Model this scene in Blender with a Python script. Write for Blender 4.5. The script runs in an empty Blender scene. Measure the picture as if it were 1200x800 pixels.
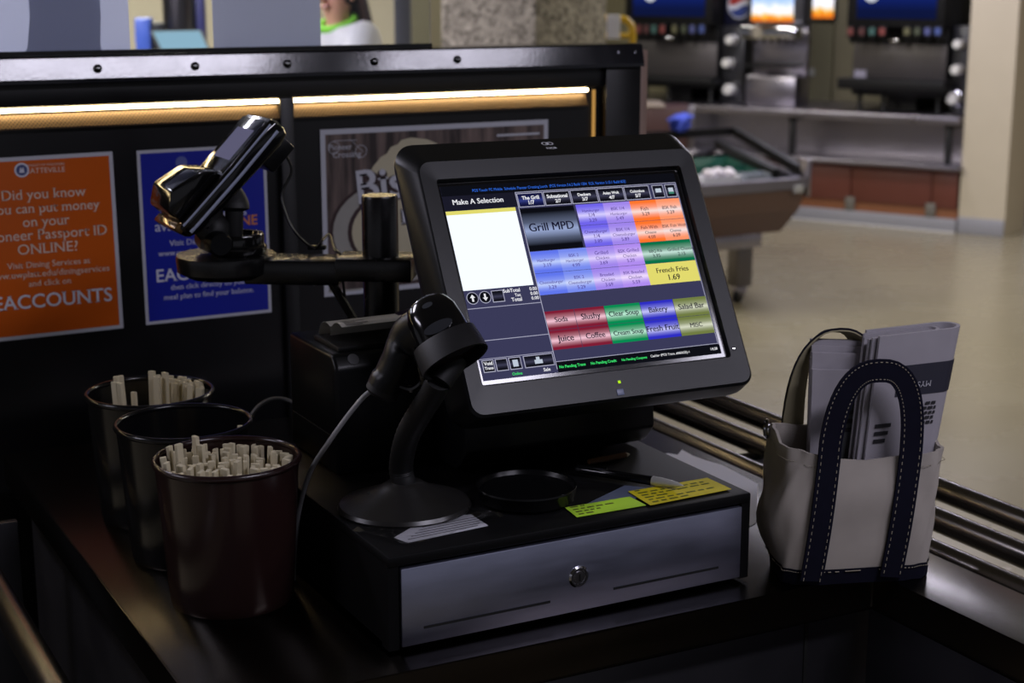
import bpy, bmesh, math, random
from mathutils import Vector, Matrix
random.seed(7)
SC = bpy.context.scene
COL = SC.collection
PI = math.pi

# ------------------------------------------------------------------ camera
# z = 0 is the counter top, the floor lies at FLOOR
FLOOR = -1.05
CEIL = 1.95
CAM_F, PITCH, YAW = 1872.2, 0.2226, 0.4882
CAM = Vector((-0.6076, -1.4120, 0.6788))
cam_data = bpy.data.cameras.new('camera')
cam = bpy.data.objects.new('camera', cam_data)
COL.objects.link(cam)
cam.location = CAM
cam.rotation_euler = (PI / 2 - PITCH, 0, -YAW)
cam_data.sensor_width = 36.0
cam_data.lens = CAM_F / 1200 * 36.0
cam_data.clip_start = 0.05
cam_data.clip_end = 200
cam_data.dof.use_dof = True
cam_data.dof.focus_distance = 1.72
cam_data.dof.aperture_fstop = 7.0
SC.camera = cam
FW = Vector((math.sin(YAW) * math.cos(PITCH), math.cos(YAW) * math.cos(PITCH), -math.sin(PITCH)))
RT = Vector((math.cos(YAW), -math.sin(YAW), 0))
UP = RT.cross(FW)

# ------------------------------------------------------------------ world, exposure
world = bpy.data.worlds.new('world')
SC.world = world
world.use_nodes = True
WB = world.node_tree.nodes['Background']
WB.inputs[0].default_value = (0.70, 0.70, 0.80, 1)
WB.inputs[1].default_value = 0.26
SC.view_settings.view_transform = 'Standard'
SC.view_settings.look = 'None'
SC.view_settings.exposure = 0.0
SC.view_settings.gamma = 1.0
SC.view_settings.use_curve_mapping = False

# ceiling lamps and added fill lights: (x, y, size x, size y, watts, colour)
COOL = (0.86, 0.83, 1.0)
NEUT = (1.0, 0.95, 0.84)
CEIL_AND_FILL_LAMPS = [
    (0.80, -1.64, 1.0, 0.3, 34, COOL), (2.05, -1.64, 0.6, 0.3, 15, COOL), (-1.5, 2.1, 1.2, 0.5, 80, COOL), (-0.3, 4.8, 1.2, 0.6, 150, COOL), (-2.2, 4.4, 1.2, 0.6, 60, COOL),  # third one is an added, unseen fill for the hung sheets and the sticks
    (6.3, 7.3, 0.6, 1.2, 45, COOL), (-3.4, 0.9, 0.6, 1.2, 45, COOL),  # both added: unseen fills for the drink wall and the floor at the left
    (5.2, 2.6, 0.6, 1.2, 70, NEUT), (6.0, 5.6, 0.6, 1.2, 75, COOL), (3.3, 6.2, 0.6, 1.2, 60, NEUT),
    (3.6, 9.6, 0.6, 1.2, 50, NEUT), (1.6, 6.8, 0.6, 1.2, 110, NEUT), (8.2, 3.0, 0.6, 1.2, 60, NEUT),
]
def area_light(name, loc, sx, sy, watts, col, rot=(0, 0, 0)):
    l = bpy.data.lights.new(name, 'AREA')
    l.shape = 'RECTANGLE'; l.size = sx; l.size_y = sy; l.energy = watts; l.color = col
    o = bpy.data.objects.new(name, l); COL.objects.link(o)
    o.location = loc; o.rotation_euler = rot
    return o
for (x, y, sx, sy, w, c) in CEIL_AND_FILL_LAMPS:
    area_light('ceiling_and_fill_light', (x, y, CEIL - 0.065), sx, sy, w, c)

# ------------------------------------------------------------------ pixel -> point
def pray(x, y):
    return FW + RT * ((x - 600) / CAM_F) - UP * ((y - 400) / CAM_F)
def pz(x, y, z=0.0):
    d = pray(x, y); return CAM + d * ((z - CAM.z) / d.z)
def py(x, y, Y):
    d = pray(x, y); return CAM + d * ((Y - CAM.y) / d.y)
def pp(x, y, O, n):
    d = pray(x, y); return CAM + d * ((O - CAM).dot(n) / d.dot(n))
def pd(x, y, dist):
    return CAM + pray(x, y) * dist

# ------------------------------------------------------------------ materials
def lin(c):
    return tuple((v / 12.92 if v <= 0.04045 else ((v + 0.055) / 1.055) ** 2.4) for v in [k / 255 for k in c]) + (1,)
MATS = {}
def mat(name, rgb, rough=0.5, metal=0.0, var=0.0, scale=30.0, bump=0.0, bscale=200.0, spec=0.5, stretch=None, rvar=0.0, coat=0.0, trans=0.0):
    if name in MATS: return MATS[name]
    m = bpy.data.materials.new(name); m.use_nodes = True
    nt = m.node_tree; N = nt.nodes; L = nt.links
    b = N['Principled BSDF']
    c = lin(rgb)
    b.inputs['Base Color'].default_value = c
    b.inputs['Roughness'].default_value = rough
    b.inputs['Metallic'].default_value = metal
    b.inputs['Specular IOR Level'].default_value = spec
    b.inputs['Coat Weight'].default_value = coat
    tc = N.new('ShaderNodeTexCoord')
    vec = tc.outputs['Object']
    if stretch:
        mp = N.new('ShaderNodeMapping'); mp.inputs['Scale'].default_value = stretch
        L.new(vec, mp.inputs['Vector']); vec = mp.outputs['Vector']
    if var > 0 or rvar > 0:
        n = N.new('ShaderNodeTexNoise'); n.inputs['Scale'].default_value = scale; n.inputs['Detail'].default_value = 5
        L.new(vec, n.inputs['Vector'])
        if var > 0:
            mx = N.new('ShaderNodeMix'); mx.data_type = 'RGBA'
            mx.inputs[6].default_value = tuple(max(0, v * (1 - var)) for v in c[:3]) + (1,)
            mx.inputs[7].default_value = tuple(min(1, v * (1 + var)) for v in c[:3]) + (1,)
            L.new(n.outputs['Fac'], mx.inputs[0]); L.new(mx.outputs[2], b.inputs['Base Color'])
        if rvar > 0:
            mr = N.new('ShaderNodeMapRange')
            mr.inputs['To Min'].default_value = max(0.02, rough - rvar); mr.inputs['To Max'].default_value = min(1, rough + rvar)
            L.new(n.outputs['Fac'], mr.inputs['Value']); L.new(mr.outputs[0], b.inputs['Roughness'])
    if bump > 0:
        n2 = N.new('ShaderNodeTexNoise'); n2.inputs['Scale'].default_value = bscale; n2.inputs['Detail'].default_value = 3
        L.new(vec, n2.inputs['Vector'])
        bp = N.new('ShaderNodeBump'); bp.inputs['Strength'].default_value = bump; bp.inputs['Distance'].default_value = 0.25 / bscale
        L.new(n2.outputs['Fac'], bp.inputs['Height']); L.new(bp.outputs['Normal'], b.inputs['Normal'])
    if trans > 0:
        out = N['Material Output']
        t = N.new('ShaderNodeBsdfTranslucent'); t.inputs['Color'].default_value = c
        ms = N.new('ShaderNodeMixShader'); ms.inputs[0].default_value = trans
        L.new(b.outputs[0], ms.inputs[1]); L.new(t.outputs[0], ms.inputs[2]); L.new(ms.outputs[0], out.inputs['Surface'])
    MATS[name] = m
    return m
def emat(name, rgb, strength=1.0, mid=None):
    """light-giving surface; with mid: display print that runs edge -> mid -> edge along UV v"""
    if name in MATS: return MATS[name]
    m = bpy.data.materials.new(name); m.use_nodes = True
    nt = m.node_tree; N = nt.nodes; L = nt.links
    N.remove(N['Principled BSDF'])
    e = N.new('ShaderNodeEmission'); e.inputs['Strength'].default_value = strength
    e.inputs['Color'].default_value = lin(rgb)
    if mid:
        uv = N.new('ShaderNodeTexCoord'); sp = N.new('ShaderNodeSeparateXYZ'); L.new(uv.outputs['UV'], sp.inputs[0])
        cr = N.new('ShaderNodeValToRGB'); L.new(sp.outputs['Y'], cr.inputs['Fac'])
        el = cr.color_ramp.elements
        el[0].position = 0.12; el[0].color = lin(rgb); el[1].position = 0.90; el[1].color = lin(rgb)
        k = el.new(0.47); k.color = lin(mid)
        for p_ in (0.28, 0.66):
            k = el.new(p_); k.color = tuple(a * 0.72 + b * 0.28 for a, b in zip(lin(rgb), lin(mid)))
        L.new(cr.outputs['Color'], e.inputs['Color'])
    L.new(e.outputs[0], N['Material Output'].inputs['Surface'])
    MATS[name] = m
    return m

M_BLK = mat('black_plastic', (14, 15, 16), 0.33, spec=0.22, var=0.15, scale=60, bump=0.15, bscale=900)
M_SATIN = mat('satin_black_metal', (11, 11, 12), 0.26, var=0.2, scale=60, rvar=0.05)
M_BLKM = mat('matt_black_plastic', (12, 12, 13), 0.55, spec=0.35, var=0.2, scale=60, bump=0.1, bscale=700)
M_BLKG = mat('gloss_black_plastic', (12, 12, 13), 0.12, var=0.1, scale=40, rvar=0.04)
M_BLKP = mat('black_painted_steel', (15, 16, 24), 0.12, var=0.2, scale=20, bump=0.04, bscale=150, rvar=0.03)
M_BLKW = mat('black_laminate', (9, 9, 12), 0.33, var=0.2, scale=12, rvar=0.06)
M_STEEL = mat('brushed_steel', (120, 118, 120), 0.36, 1.0, var=0.16, scale=18, stretch=(1, 14, 14), rvar=0.08)
M_CTOP = mat('worn_counter_steel', (58, 53, 48), 0.23, 1.0, var=0.14, scale=9, rvar=0.025, bump=0.02, bscale=40)
M_DRAW = mat('drawer_steel', (168, 172, 196), 0.38, 1.0, var=0.12, scale=9, stretch=(2, 12, 12), rvar=0.07)
M_TUBE = mat('tube_steel', (112, 108, 105), 0.26, 1.0, var=0.03, scale=20, rvar=0.02)
M_CHROME = mat('chrome', (200, 200, 205), 0.12, 1.0, var=0.04)
M_DARK = mat('dark_cavity', (4, 4, 4), 0.7)
M_PAPER = mat('white_paper', (206, 206, 214), 0.7, var=0.05, scale=20, trans=0.15)
M_NEWS = mat('newsprint', (150, 146, 152), 0.85, var=0.12, scale=25)
M_INK = mat('black_ink', (26, 25, 30), 0.7)
M_NAVY = mat('navy_webbing', (13, 13, 28), 0.9, spec=0.15, var=0.25, scale=80, bump=0.4, bscale=900)
M_CANVAS = mat('cream_canvas', (160, 153, 145), 0.9, spec=0.2, var=0.2, scale=16, bump=0.25, bscale=1600)
M_CANVI = mat('canvas_inside', (140, 132, 105), 0.9, var=0.15, scale=20, bump=0.4, bscale=700)
M_STITCH = mat('stitch_thread', (150, 142, 125), 0.8)
M_WOOD = mat('pale_stick_wood', (205, 195, 165), 0.65, var=0.16, scale=40, stretch=(1, 1, 0.1))
M_CABLE = mat('grey_cable', (128, 128, 130), 0.4)
M_CABLEB = mat('black_cable', (12, 12, 12), 0.4)

# ------------------------------------------------------------------ mesh helpers
def new(): return bmesh.new()
def xf(bm, verts, M):
    if M is not None: bmesh.ops.transform(bm, matrix=M, verts=verts)
def box(bm, lo, hi, M=None, bev=0.0, seg=2):
    lo, hi = Vector(lo), Vector(hi)
    r = bmesh.ops.create_cube(bm, size=1.0); vs = r['verts']
    for v in vs:
        v.co = Vector((lo[i] + (v.co[i] + 0.5) * (hi[i] - lo[i]) for i in range(3)))
    if bev > 0:
        es = list({e for v in vs for e in v.link_edges})
        n0 = set(bm.verts)
        r = bmesh.ops.bevel(bm, geom=es, offset=bev, segments=seg, profile=0.5, affect='EDGES')
        vs = list({v for f in r['faces'] for v in f.verts} | {v for v in vs if v.is_valid})
    xf(bm, vs, M); return vs
def lathe(bm, prof, M=None, seg=32, cap=True):
    rings = []
    for (r, z) in prof:
        if r < 1e-6: rings.append([bm.verts.new((0, 0, z))])
        else: rings.append([bm.verts.new((r * math.cos(2 * PI * k / seg), r * math.sin(2 * PI * k / seg), z)) for k in range(seg)])
    for a, b in zip(rings, rings[1:]):
        for k in range(seg):
            k2 = (k + 1) % seg
            if len(a) == 1 and len(b) == 1: continue
            if len(a) == 1: bm.faces.new((a[0], b[k2], b[k]))
            elif len(b) == 1: bm.faces.new((a[k], a[k2], b[0]))
            else: bm.faces.new((a[k], a[k2], b[k2], b[k]))
    if cap:
        if len(rings[0]) > 2: bm.faces.new(list(reversed(rings[0])))
        if len(rings[-1]) > 2: bm.faces.new(rings[-1])
    vs = [v for r in rings for v in r]
    xf(bm, vs, M); return vs
def frames(pts, up=None):
    pts = [Vector(p) for p in pts]; n = len(pts); out = []
    ref = Vector(up) if up else None
    prev = None
    for i in range(n):
        t = (pts[min(i + 1, n - 1)] - pts[max(i - 1, 0)]).normalized()
        if ref is not None: a = (ref - t * ref.dot(t))
        elif prev is None:
            r0 = Vector((0, 0, 1)) if abs(t.z) < 0.9 else Vector((1, 0, 0)); a = r0 - t * r0.dot(t)
        else: a = prev - t * prev.dot(t)
        a.normalize(); prev = a
        out.append((pts[i], t, a, t.cross(a)))
    return out
def loft(bm, rings, cap=True, closed=True):
    R = [[bm.verts.new(p) for p in r] for r in rings]
    n = len(R[0])
    for a, b in zip(R, R[1:]):
        for k in range(n if closed else n - 1):
            bm.faces.new((a[k], a[(k + 1) % n], b[(k + 1) % n], b[k]))
    if cap and closed:
        bm.faces.new(list(reversed(R[0]))); bm.faces.new(R[-1])
    return R
def tube(bm, pts, rad, seg=12, up=None, flat=1.0, M=None):
    fr = frames(pts, up); n = len(fr)
    rad = rad if isinstance(rad, (list, tuple)) else [rad] * n
    rings = []
    for (p, t, a, b), r in zip(fr, rad):
        ra, rb = (r if isinstance(r, tuple) else (r, r * flat))
        rings.append([p + a * (ra * math.cos(2 * PI * k / seg)) + b * (rb * math.sin(2 * PI * k / seg)) for k in range(seg)])
    if M is not None: rings = [[M @ p for p in r] for r in rings]
    loft(bm, rings)
def ribbon(bm, pts, up, half, thick, ups=None):
    """flat strap: 'half' along up-perpendicular width direction, 'thick' along up"""
    rings = []
    for i, (p, t, a, b) in enumerate(frames(pts, up)):
        if ups: a = (ups[i] - t * ups[i].dot(t)).normalized(); b = t.cross(a)
        rings.append([p + b * half + a * thick / 2, p - b * half + a * thick / 2, p - b * half - a * thick / 2, p + b * half - a * thick / 2])
    loft(bm, rings)
def curve(pts, n=8):
    P = [Vector(p) for p in pts]; out = []
    P = [P[0] * 2 - P[1]] + P + [P[-1] * 2 - P[-2]]
    for i in range(1, len(P) - 2):
        for k in range(n):
            t = k / n
            out.append(0.5 * ((2 * P[i]) + (P[i + 1] - P[i - 1]) * t + (2 * P[i - 1] - 5 * P[i] + 4 * P[i + 1] - P[i + 2]) * t * t + (-P[i - 1] + 3 * P[i] - 3 * P[i + 1] + P[i + 2]) * t ** 3))
    out.append(P[-2]); return out
def prism(bm, poly, d0, d1, M=None):
    """polygon in local xy, extruded along z from d0 to d1"""
    a = [bm.verts.new((x, y, d0)) for x, y in poly]; b = [bm.verts.new((x, y, d1)) for x, y in poly]
    n = len(poly)
    bm.faces.new(list(reversed(a))); bm.faces.new(b)
    for k in range(n): bm.faces.new((a[k], a[(k + 1) % n], b[(k + 1) % n], b[k]))
    xf(bm, a + b, M); return a + b
def rrect(w, h, r, n=5, cx=0, cy=0):
    out = []
    for (sx, sy, a0) in ((1, 1, 0), (-1, 1, 90), (-1, -1, 180), (1, -1, 270)):
        for k in range(n + 1):
            a = math.radians(a0 + 90 * k / n)
            out.append((cx + sx * (w / 2 - r) + r * math.cos(a), cy + sy * (h / 2 - r) + r * math.sin(a)))
    return out
WM = {}
def setpar(o, parent):
    if parent is None: return
    o.parent = parent
    o.matrix_parent_inverse = WM.get(parent.name, Matrix.Identity(4)).inverted()
def obj(name, bm, m, parent=None, smooth=True, ang=35):
    bmesh.ops.recalc_face_normals(bm, faces=bm.faces[:])
    me = bpy.data.meshes.new(name); bm.to_mesh(me); bm.free()
    me.materials.append(m)
    if smooth:
        me.polygons.foreach_set('use_smooth', [True] * len(me.polygons))
        me.set_sharp_from_angle(angle=math.radians(ang))
    o = bpy.data.objects.new(name, me); COL.objects.link(o); setpar(o, parent)
    return o
def thing(name, loc, label, cat, group=None):
    o = bpy.data.objects.new(name, None); COL.objects.link(o)
    o.empty_display_size = 0.05
    o.location = loc; WM[o.name] = Matrix.Translation(loc)
    return tag(o, label, cat, group)
def tag(o, label, cat, group=None):
    o['label'] = label; o['category'] = cat
    if group: o['group'] = group
    return o
def struct(o):
    o['kind'] = 'structure'; return o
def at(loc, rx=0, ry=0, rz=0):
    return Matrix.Translation(Vector(loc)) @ Matrix.Rotation(rz, 4, 'Z') @ Matrix.Rotation(ry, 4, 'Y') @ Matrix.Rotation(rx, 4, 'X')
def basis(O, ex, ey, ez):
    return Matrix(((ex[0], ey[0], ez[0], O[0]), (ex[1], ey[1], ez[1], O[1]), (ex[2], ey[2], ez[2], O[2]), (0, 0, 0, 1)))
def quad(bm, p, uvs=True):
    vs = [bm.verts.new(q) for q in p]; f = bm.faces.new(vs)
    lay = bm.loops.layers.uv.verify()
    for l, uv in zip(f.loops, ((0, 0), (1, 0), (1, 1), (0, 1))): l[lay].uv = uv
    return f

# ------------------------------------------------------------------ lettering (flat print)
def glyphs(s, serif=False, bold=0.0):
    cu = bpy.data.curves.new('t', 'FONT'); cu.body = s; cu.size = 1.0; cu.align_x = 'LEFT'
    cu.resolution_u = 3; cu.offset = bold
    o = bpy.data.objects.new('t', cu); COL.objects.link(o)
    dg = bpy.context.evaluated_depsgraph_get(); dg.update()
    me = bpy.data.meshes.new_from_object(o.evaluated_get(dg))
    bpy.data.objects.remove(o); bpy.data.curves.remove(cu)
    bm = bmesh.new(); bm.from_mesh(me); bpy.data.meshes.remove(me)
    if serif:
        add = []
        for e in bm.edges:
            if len(e.link_faces) != 1: continue
            a, b = e.verts
            if abs(a.co.y - b.co.y) > 0.004: continue
            ln = abs(a.co.x - b.co.x)
            if not (0.04 < ln < 0.16): continue
            y = (a.co.y + b.co.y) / 2; x = (a.co.x + b.co.x) / 2
            lo = y - e.link_faces[0].calc_center_median().y
            add.append((x, y, ln / 2 + 0.055, -1 if lo > 0 else 1))
        for x, y, hw, sg in add:
            y2 = y + sg * 0.04
            vs = [bm.verts.new((x - hw, min(y, y2), 0)), bm.verts.new((x + hw, min(y, y2), 0)), bm.verts.new((x + hw, max(y, y2), 0)), bm.verts.new((x - hw, max(y, y2), 0))]
            bm.faces.new(vs)
    return bm
def letters(s, M, width, m, parent, height=None, align='C', serif=False, bold=0.0, name='lettering', lift=0.0, dbl=0.0):
    """print s in the local xy plane of M, 'width' metres wide, baseline at the origin"""
    bm = glyphs(s, serif, bold)
    if dbl:
        r = bmesh.ops.duplicate(bm, geom=bm.verts[:] + bm.edges[:] + bm.faces[:])
        for v in r['geom']:
            if isinstance(v, bmesh.types.BMVert): v.co.x += dbl; v.co.z += 0.02
    xs = [v.co.x for v in bm.verts]; x0, x1 = min(xs), max(xs)
    k = width / (x1 - x0); ky = k if height is None else height / 0.70
    off = {'C': -(x0 + x1) / 2, 'L': -x0, 'R': -x1}[align]
    for v in bm.verts: v.co = M @ Vector(((v.co.x + off) * k, v.co.y * ky, lift))
    me = bpy.data.meshes.new(name); bm.to_mesh(me); bm.free(); me.materials.append(m)
    o = bpy.data.objects.new(name, me); COL.objects.link(o); setpar(o, parent)
    return o
def flat(name, poly, M, m, parent, z=0.0):
    bm = new(); vs = [bm.verts.new(M @ Vector((x, y, z))) for x, y in poly]; bm.faces.new(vs)
    me = bpy.data.meshes.new(name); bm.to_mesh(me); bm.free(); me.materials.append(m)
    o = bpy.data.objects.new(name, me); COL.objects.link(o); setpar(o, parent)
    return o
def disc(r, cx=0, cy=0, n=28, ry=None):
    return [(cx + r * math.cos(2 * PI * k / n), cy + (ry or r) * math.sin(2 * PI * k / n)) for k in range(n)]

# ================================================================== THE SETTING
M_FLOOR = mat('polished_vinyl_floor', (120, 113, 92), 0.27, var=0.07, scale=2.0, rvar=0.06, spec=0.5, bump=0.02, bscale=12)
M_CEIL = mat('ceiling_tile', (120, 118, 112), 0.9, var=0.05)
M_BEIGE = mat('beige_wall_paint', (168, 158, 136), 0.75, var=0.04, scale=8)
M_KWALL = mat('kitchen_wall_paint', (178, 168, 146), 0.75, var=0.05, scale=5)
M_OLIVE = mat('dim_olive_wall_paint', (112, 106, 80), 0.7, var=0.06, scale=5)
bm = new(); box(bm, (-14, -8, FLOOR - 0.1), (16, 18, FLOOR)); struct(obj('floor', bm, M_FLOOR, smooth=False))
bm = new(); box(bm, (-14, -8, CEIL), (16, 18, CEIL + 0.1)); struct(obj('ceiling', bm, M_CEIL, smooth=False))

# ---- far drink wall: its own direction, read from the line where the plinth meets the floor
FA, FB = pz(930, 256, FLOOR), pz(1120, 273, FLOOR)
BE = (FA - FB).normalized()                       # along the wall, towards the left and away
BN = Vector((BE.y, -BE.x, 0))                     # horizontal normal
if BN.dot(CAM - FB) < 0: BN = -BN                 # faces the camera
BZ = Vector((0, 0, 1))
def bplane(off): return FB + BN * off
def bp(x, y, off=0.0):
    """pixel -> (s along wall, height above floor) on the vertical plane 'off' in front of the plinth"""
    P = pp(x, y, bplane(off), BN); return (P - FB).dot(BE), P.z - FLOOR
BM = basis(FB, BE, BN, BZ)                        # local (s, n, h) ; left-handed boxes are fine
def bbox(bm, s0, s1, n0, n1, h0, h1, bev=0.0):
    box(bm, (min(s0, s1), min(n0, n1), min(h0, h1)), (max(s0, s1), max(n0, n1), max(h0, h1)), BM, bev)
def bpt(s, n, h): return FB + BE * s + BN * n + BZ * h
def brect(x0, y0, x1, y1, off):
    a = bp(x0, y0, off); b = bp(x1, y1, off); c = bp(x0, y1, off); d = bp(x1, y0, off)
    return (max(a[0], c[0]) + min(a[0], c[0])) / 2, (b[0] + d[0]) / 2, (a[1] + d[1]) / 2, (b[1] + c[1]) / 2   # s_left, s_right, h_top, h_bottom

bm = new(); bbox(bm, -0.05, 9.0, -1.05, -0.95, 0, 3.0); struct(obj('wall_far', bm, M_OLIVE, smooth=False))
# beige wall corner at the right of the drink counter
s_c = bp(1122, 272)[0]; s_r = bp(1176, 279)[0]
bm = new(); bbox(bm, s_c, s_r, -0.45, 0.0, 0, 3.0); struct(obj('wall_corner', bm, M_BEIGE, smooth=False))
M_BASE = mat('grey_cove_base', (128, 128, 132), 0.5, var=0.05)
bm = new(); bbox(bm, s_c, s_r, 0.0, 0.012, 0, bp(1150, 256)[1] , 0.003); struct(obj('baseboard_corner', bm, M_BASE))
bm = new(); bbox(bm, s_r - 0.001, s_r - 3.5, -0.85, -0.75, 0, 3.0); struct(obj('wall_right', bm, mat('brown_wood_door', (92, 52, 26), 0.45, var=0.3, scale=6, stretch=(3, 3, 0.3)), smooth=False))
# kitchen back wall, square to the register counter
bm = new(); box(bm, (-9, 8.9, FLOOR), (4.4, 9.0, 1.95)); struct(obj('wall_kitchen', bm, M_KWALL, smooth=False))

# ================================================================== REGISTER COUNTER
t = thing('serving_counter', (0.25, 0.3, FLOOR), 'dark stainless steel register counter with a lane turning towards the viewer', 'counter')
XL, YF, YB, XR, XI = -0.212, -0.043, 0.926, 0.705, 0.602
bm = new()
prism(bm, [(XL, YF), (XI, YF), (XI, -1.9), (XR, -1.9), (XR, YB), (XL, YB)], -0.046, 0.0)
bmesh.ops.bevel(bm, geom=bm.edges[:], offset=0.004, segments=2, profile=0.5, affect='EDGES')
top = obj('worktop', bm, M_CTOP, t)
M_CAB = mat('dull_cabinet_steel', (96, 95, 100), 0.4, 1.0, var=0.2, scale=8, rvar=0.08)
bm = new(); box(bm, (XL + 0.03, YF + 0.03, FLOOR + 0.1), (XI + 0.03, YB - 0.02, -0.048), bev=0.003); obj('cabinet_body', bm, M_CAB, t)
bm = new(); box(bm, (XI + 0.012, -1.88, FLOOR + 0.1), (XR - 0.012, YF + 0.02, -0.048), bev=0.003); obj('lane_panel', bm, M_CAB, t)
for (x, y) in ((XL + 0.06, YF + 0.08), (XL + 0.06, YB - 0.08), (XI - 0.02, YB - 0.08), (XI + 0.05, -1.8)):
    bm = new(); lathe(bm, [(0.02, FLOOR), (0.024, FLOOR + 0.02), (0.016, FLOOR + 0.03), (0.016, FLOOR + 0.12)], Matrix.Translation((x, y, 0)), 16); obj('foot', bm, M_TUBE, t)
bm = new(); box(bm, (XI - 0.075, YF + 0.0285, -0.9), (XI - 0.07, YF + 0.0305, -0.06)); obj('panel_seam', bm, M_DARK, t)

# tray slide at the right
t = thing('tray_slide', (0.82, -0.3, FLOOR), 'tray slide of three round steel tubes beyond the canvas bag', 'tray slide')
for x in (0.742, 0.833, 0.926):
    bm = new(); tube(bm, [(x, -1.9, -0.018), (x, 0.95, -0.018)], 0.0165, 20); obj('rail', bm, M_TUBE, t)
for y in (-1.0, 0.50):
    bm = new(); box(bm, (XR, y - 0.02, -0.060), (0.95, y + 0.02, -0.036), bev=0.003)
    box(bm, (XR, y - 0.02, -0.16), (XR + 0.012, y + 0.02, -0.05)); obj('bracket', bm, M_CAB, t)
for y in (-1.6, 0.86):
    bm = new(); tube(bm, [(0.833, y, FLOOR), (0.833, y, -0.034)], 0.016, 14); obj('leg', bm, M_TUBE, t)

# guest rail at the left
t = thing('guest_rail', (-0.33, 0.4, FLOOR), 'single steel tube rail with flat posts left of the register counter', 'rail')
bm = new(); tube(bm, [(-0.320, -0.9, -0.006), (-0.320, 0.86, -0.006)], 0.0165, 20); obj('rail', bm, M_TUBE, t)
for y in (-0.6, 0.69):
    bm = new(); box(bm, (-0.345, y - 0.006, FLOOR), (-0.240, y + 0.006, -0.024), bev=0.002)
    box(bm, (-0.345, y - 0.02, FLOOR), (-0.240, y + 0.02, FLOOR + 0.008)); obj('post', bm, mat('grey_post_steel', (70, 70, 74), 0.45, 0.8, var=0.15), t)

# ================================================================== BLACK PARTITION WITH POSTERS
WY = 1.06
t = thing('partition', (0.1, WY, FLOOR), 'long black partition behind the register with lit perforated strips', 'partition')
PX0, PX1 = -1.4, 0.957
bm = new(); box(bm, (PX0, WY, FLOOR), (PX1, WY + 0.04, 0.5)); obj('panel', bm, M_BLKW, t, smooth=False)
bm = new(); box(bm, (PX0, WY - 0.012, 0.493), (PX1, WY + 0.04, 0.531), bev=0.002); obj('frame_header', bm, M_BLKW, t)
# top rail: sloped face, front edge forward
bm = new()
prism(bm, [(-0.018, 0.528), (-0.018, 0.534), (-0.0100, 0.5645), (-0.0065, 0.5675), (0.075, 0.5675), (0.075, 0.528)], 0, PX1 - PX0,
      basis((PX0, WY - 0.012, 0), (0, 1, 0), (0, 0, 1), (1, 0, 0)))
rail = obj('top_rail', bm, M_BLKP, t, smooth=False)
for k in range(8):
    x = -0.468 + 0.1507 * k
    if k == 7: continue
    bm = new()
    lathe(bm, [(0.0, 0.0065), (0.0035, 0.006), (0.0062, 0.0035), (0.0068, 0.0), (0.0068, -0.002)], at((x + 0.151 * 1, WY - 0.0262, 0.548), rx=math.radians(90 - 15)), 14)
    obj('screw', bm, M_BLKG, rail)
for x in (0.905, 0.94):
    bm = new(); lathe(bm, [(0.0, 0.003), (0.002, 0.0025), (0.003, 0.0), (0.003, -0.002)], at((x, WY - 0.0248, 0.553), rx=math.radians(90 - 15)), 10); obj('screw', bm, M_CHROME, rail)
bm = new(); box(bm, (0.276, WY - 0.014, FLOOR), (0.300, WY, 0.493), bev=0.0015); obj('mullion', bm, M_BLKW, t)
bm = new(); box(bm, (0.884, WY - 0.02, FLOOR), (PX1, WY + 0.04, 0.529), bev=0.002); obj('end_post', bm, M_BLKW, t)
bm = new(); box(bm, (PX1 + 0.0005, WY - 0.012, FLOOR), (PX1 + 0.019, WY + 0.03, 0.556), bev=0.002); obj('end_trim', bm, mat('tan_end_trim', (150, 125, 112), 0.5, var=0.1), t)
# lit strips: a lamp tube in a slot over a perforated tan cover
def perforated():
    m = bpy.data.materials.new('perforated_brass'); m.use_nodes = True
    N = m.node_tree.nodes; L = m.node_tree.links; b = N['Principled BSDF']
    b.inputs['Metallic'].default_value = 0.3; b.inputs['Roughness'].default_value = 0.45
    tc = N.new('ShaderNodeTexCoord'); mp = N.new('ShaderNodeMapping'); mp.inputs['Rotation'].default_value = (0, math.radians(45), 0)
    mp.inputs['Scale'].default_value = (240, 240, 240)
    L.new(tc.outputs['Object'], mp.inputs['Vector'])
    sx = N.new('ShaderNodeSeparateXYZ'); L.new(mp.outputs[0], sx.inputs[0])
    outs = []
    for ax in ('X', 'Z'):
        fr = N.new('ShaderNodeMath'); fr.operation = 'FRACT'; L.new(sx.outputs[ax], fr.inputs[0])
        sb = N.new('ShaderNodeMath'); sb.operation = 'SUBTRACT'; L.new(fr.outputs[0], sb.inputs[0]); sb.inputs[1].default_value = 0.5
        pw = N.new('ShaderNodeMath'); pw.operation = 'POWER'; L.new(sb.outputs[0], pw.inputs[0]); pw.inputs[1].default_value = 2
        outs.append(pw)
    ad = N.new('ShaderNodeMath'); L.new(outs[0].outputs[0], ad.inputs[0]); L.new(outs[1].outputs[0], ad.inputs[1])
    lt = N.new('ShaderNodeMath'); lt.operation = 'LESS_THAN'; L.new(ad.outputs[0], lt.inputs[0]); lt.inputs[1].default_value = 0.085
    mx = N.new('ShaderNodeMix'); mx.data_type = 'RGBA'; mx.inputs[6].default_value = lin((92, 70, 42)); mx.inputs[7].default_value = lin((26, 17, 9))
    L.new(lt.outputs[0], mx.inputs[0]); L.new(mx.outputs[2], b.inputs['Base Color'])
    return m
M_PERF = perforated()
M_LED = emat('warm_lamp_tube', (255, 226, 170), 28.0)
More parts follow.
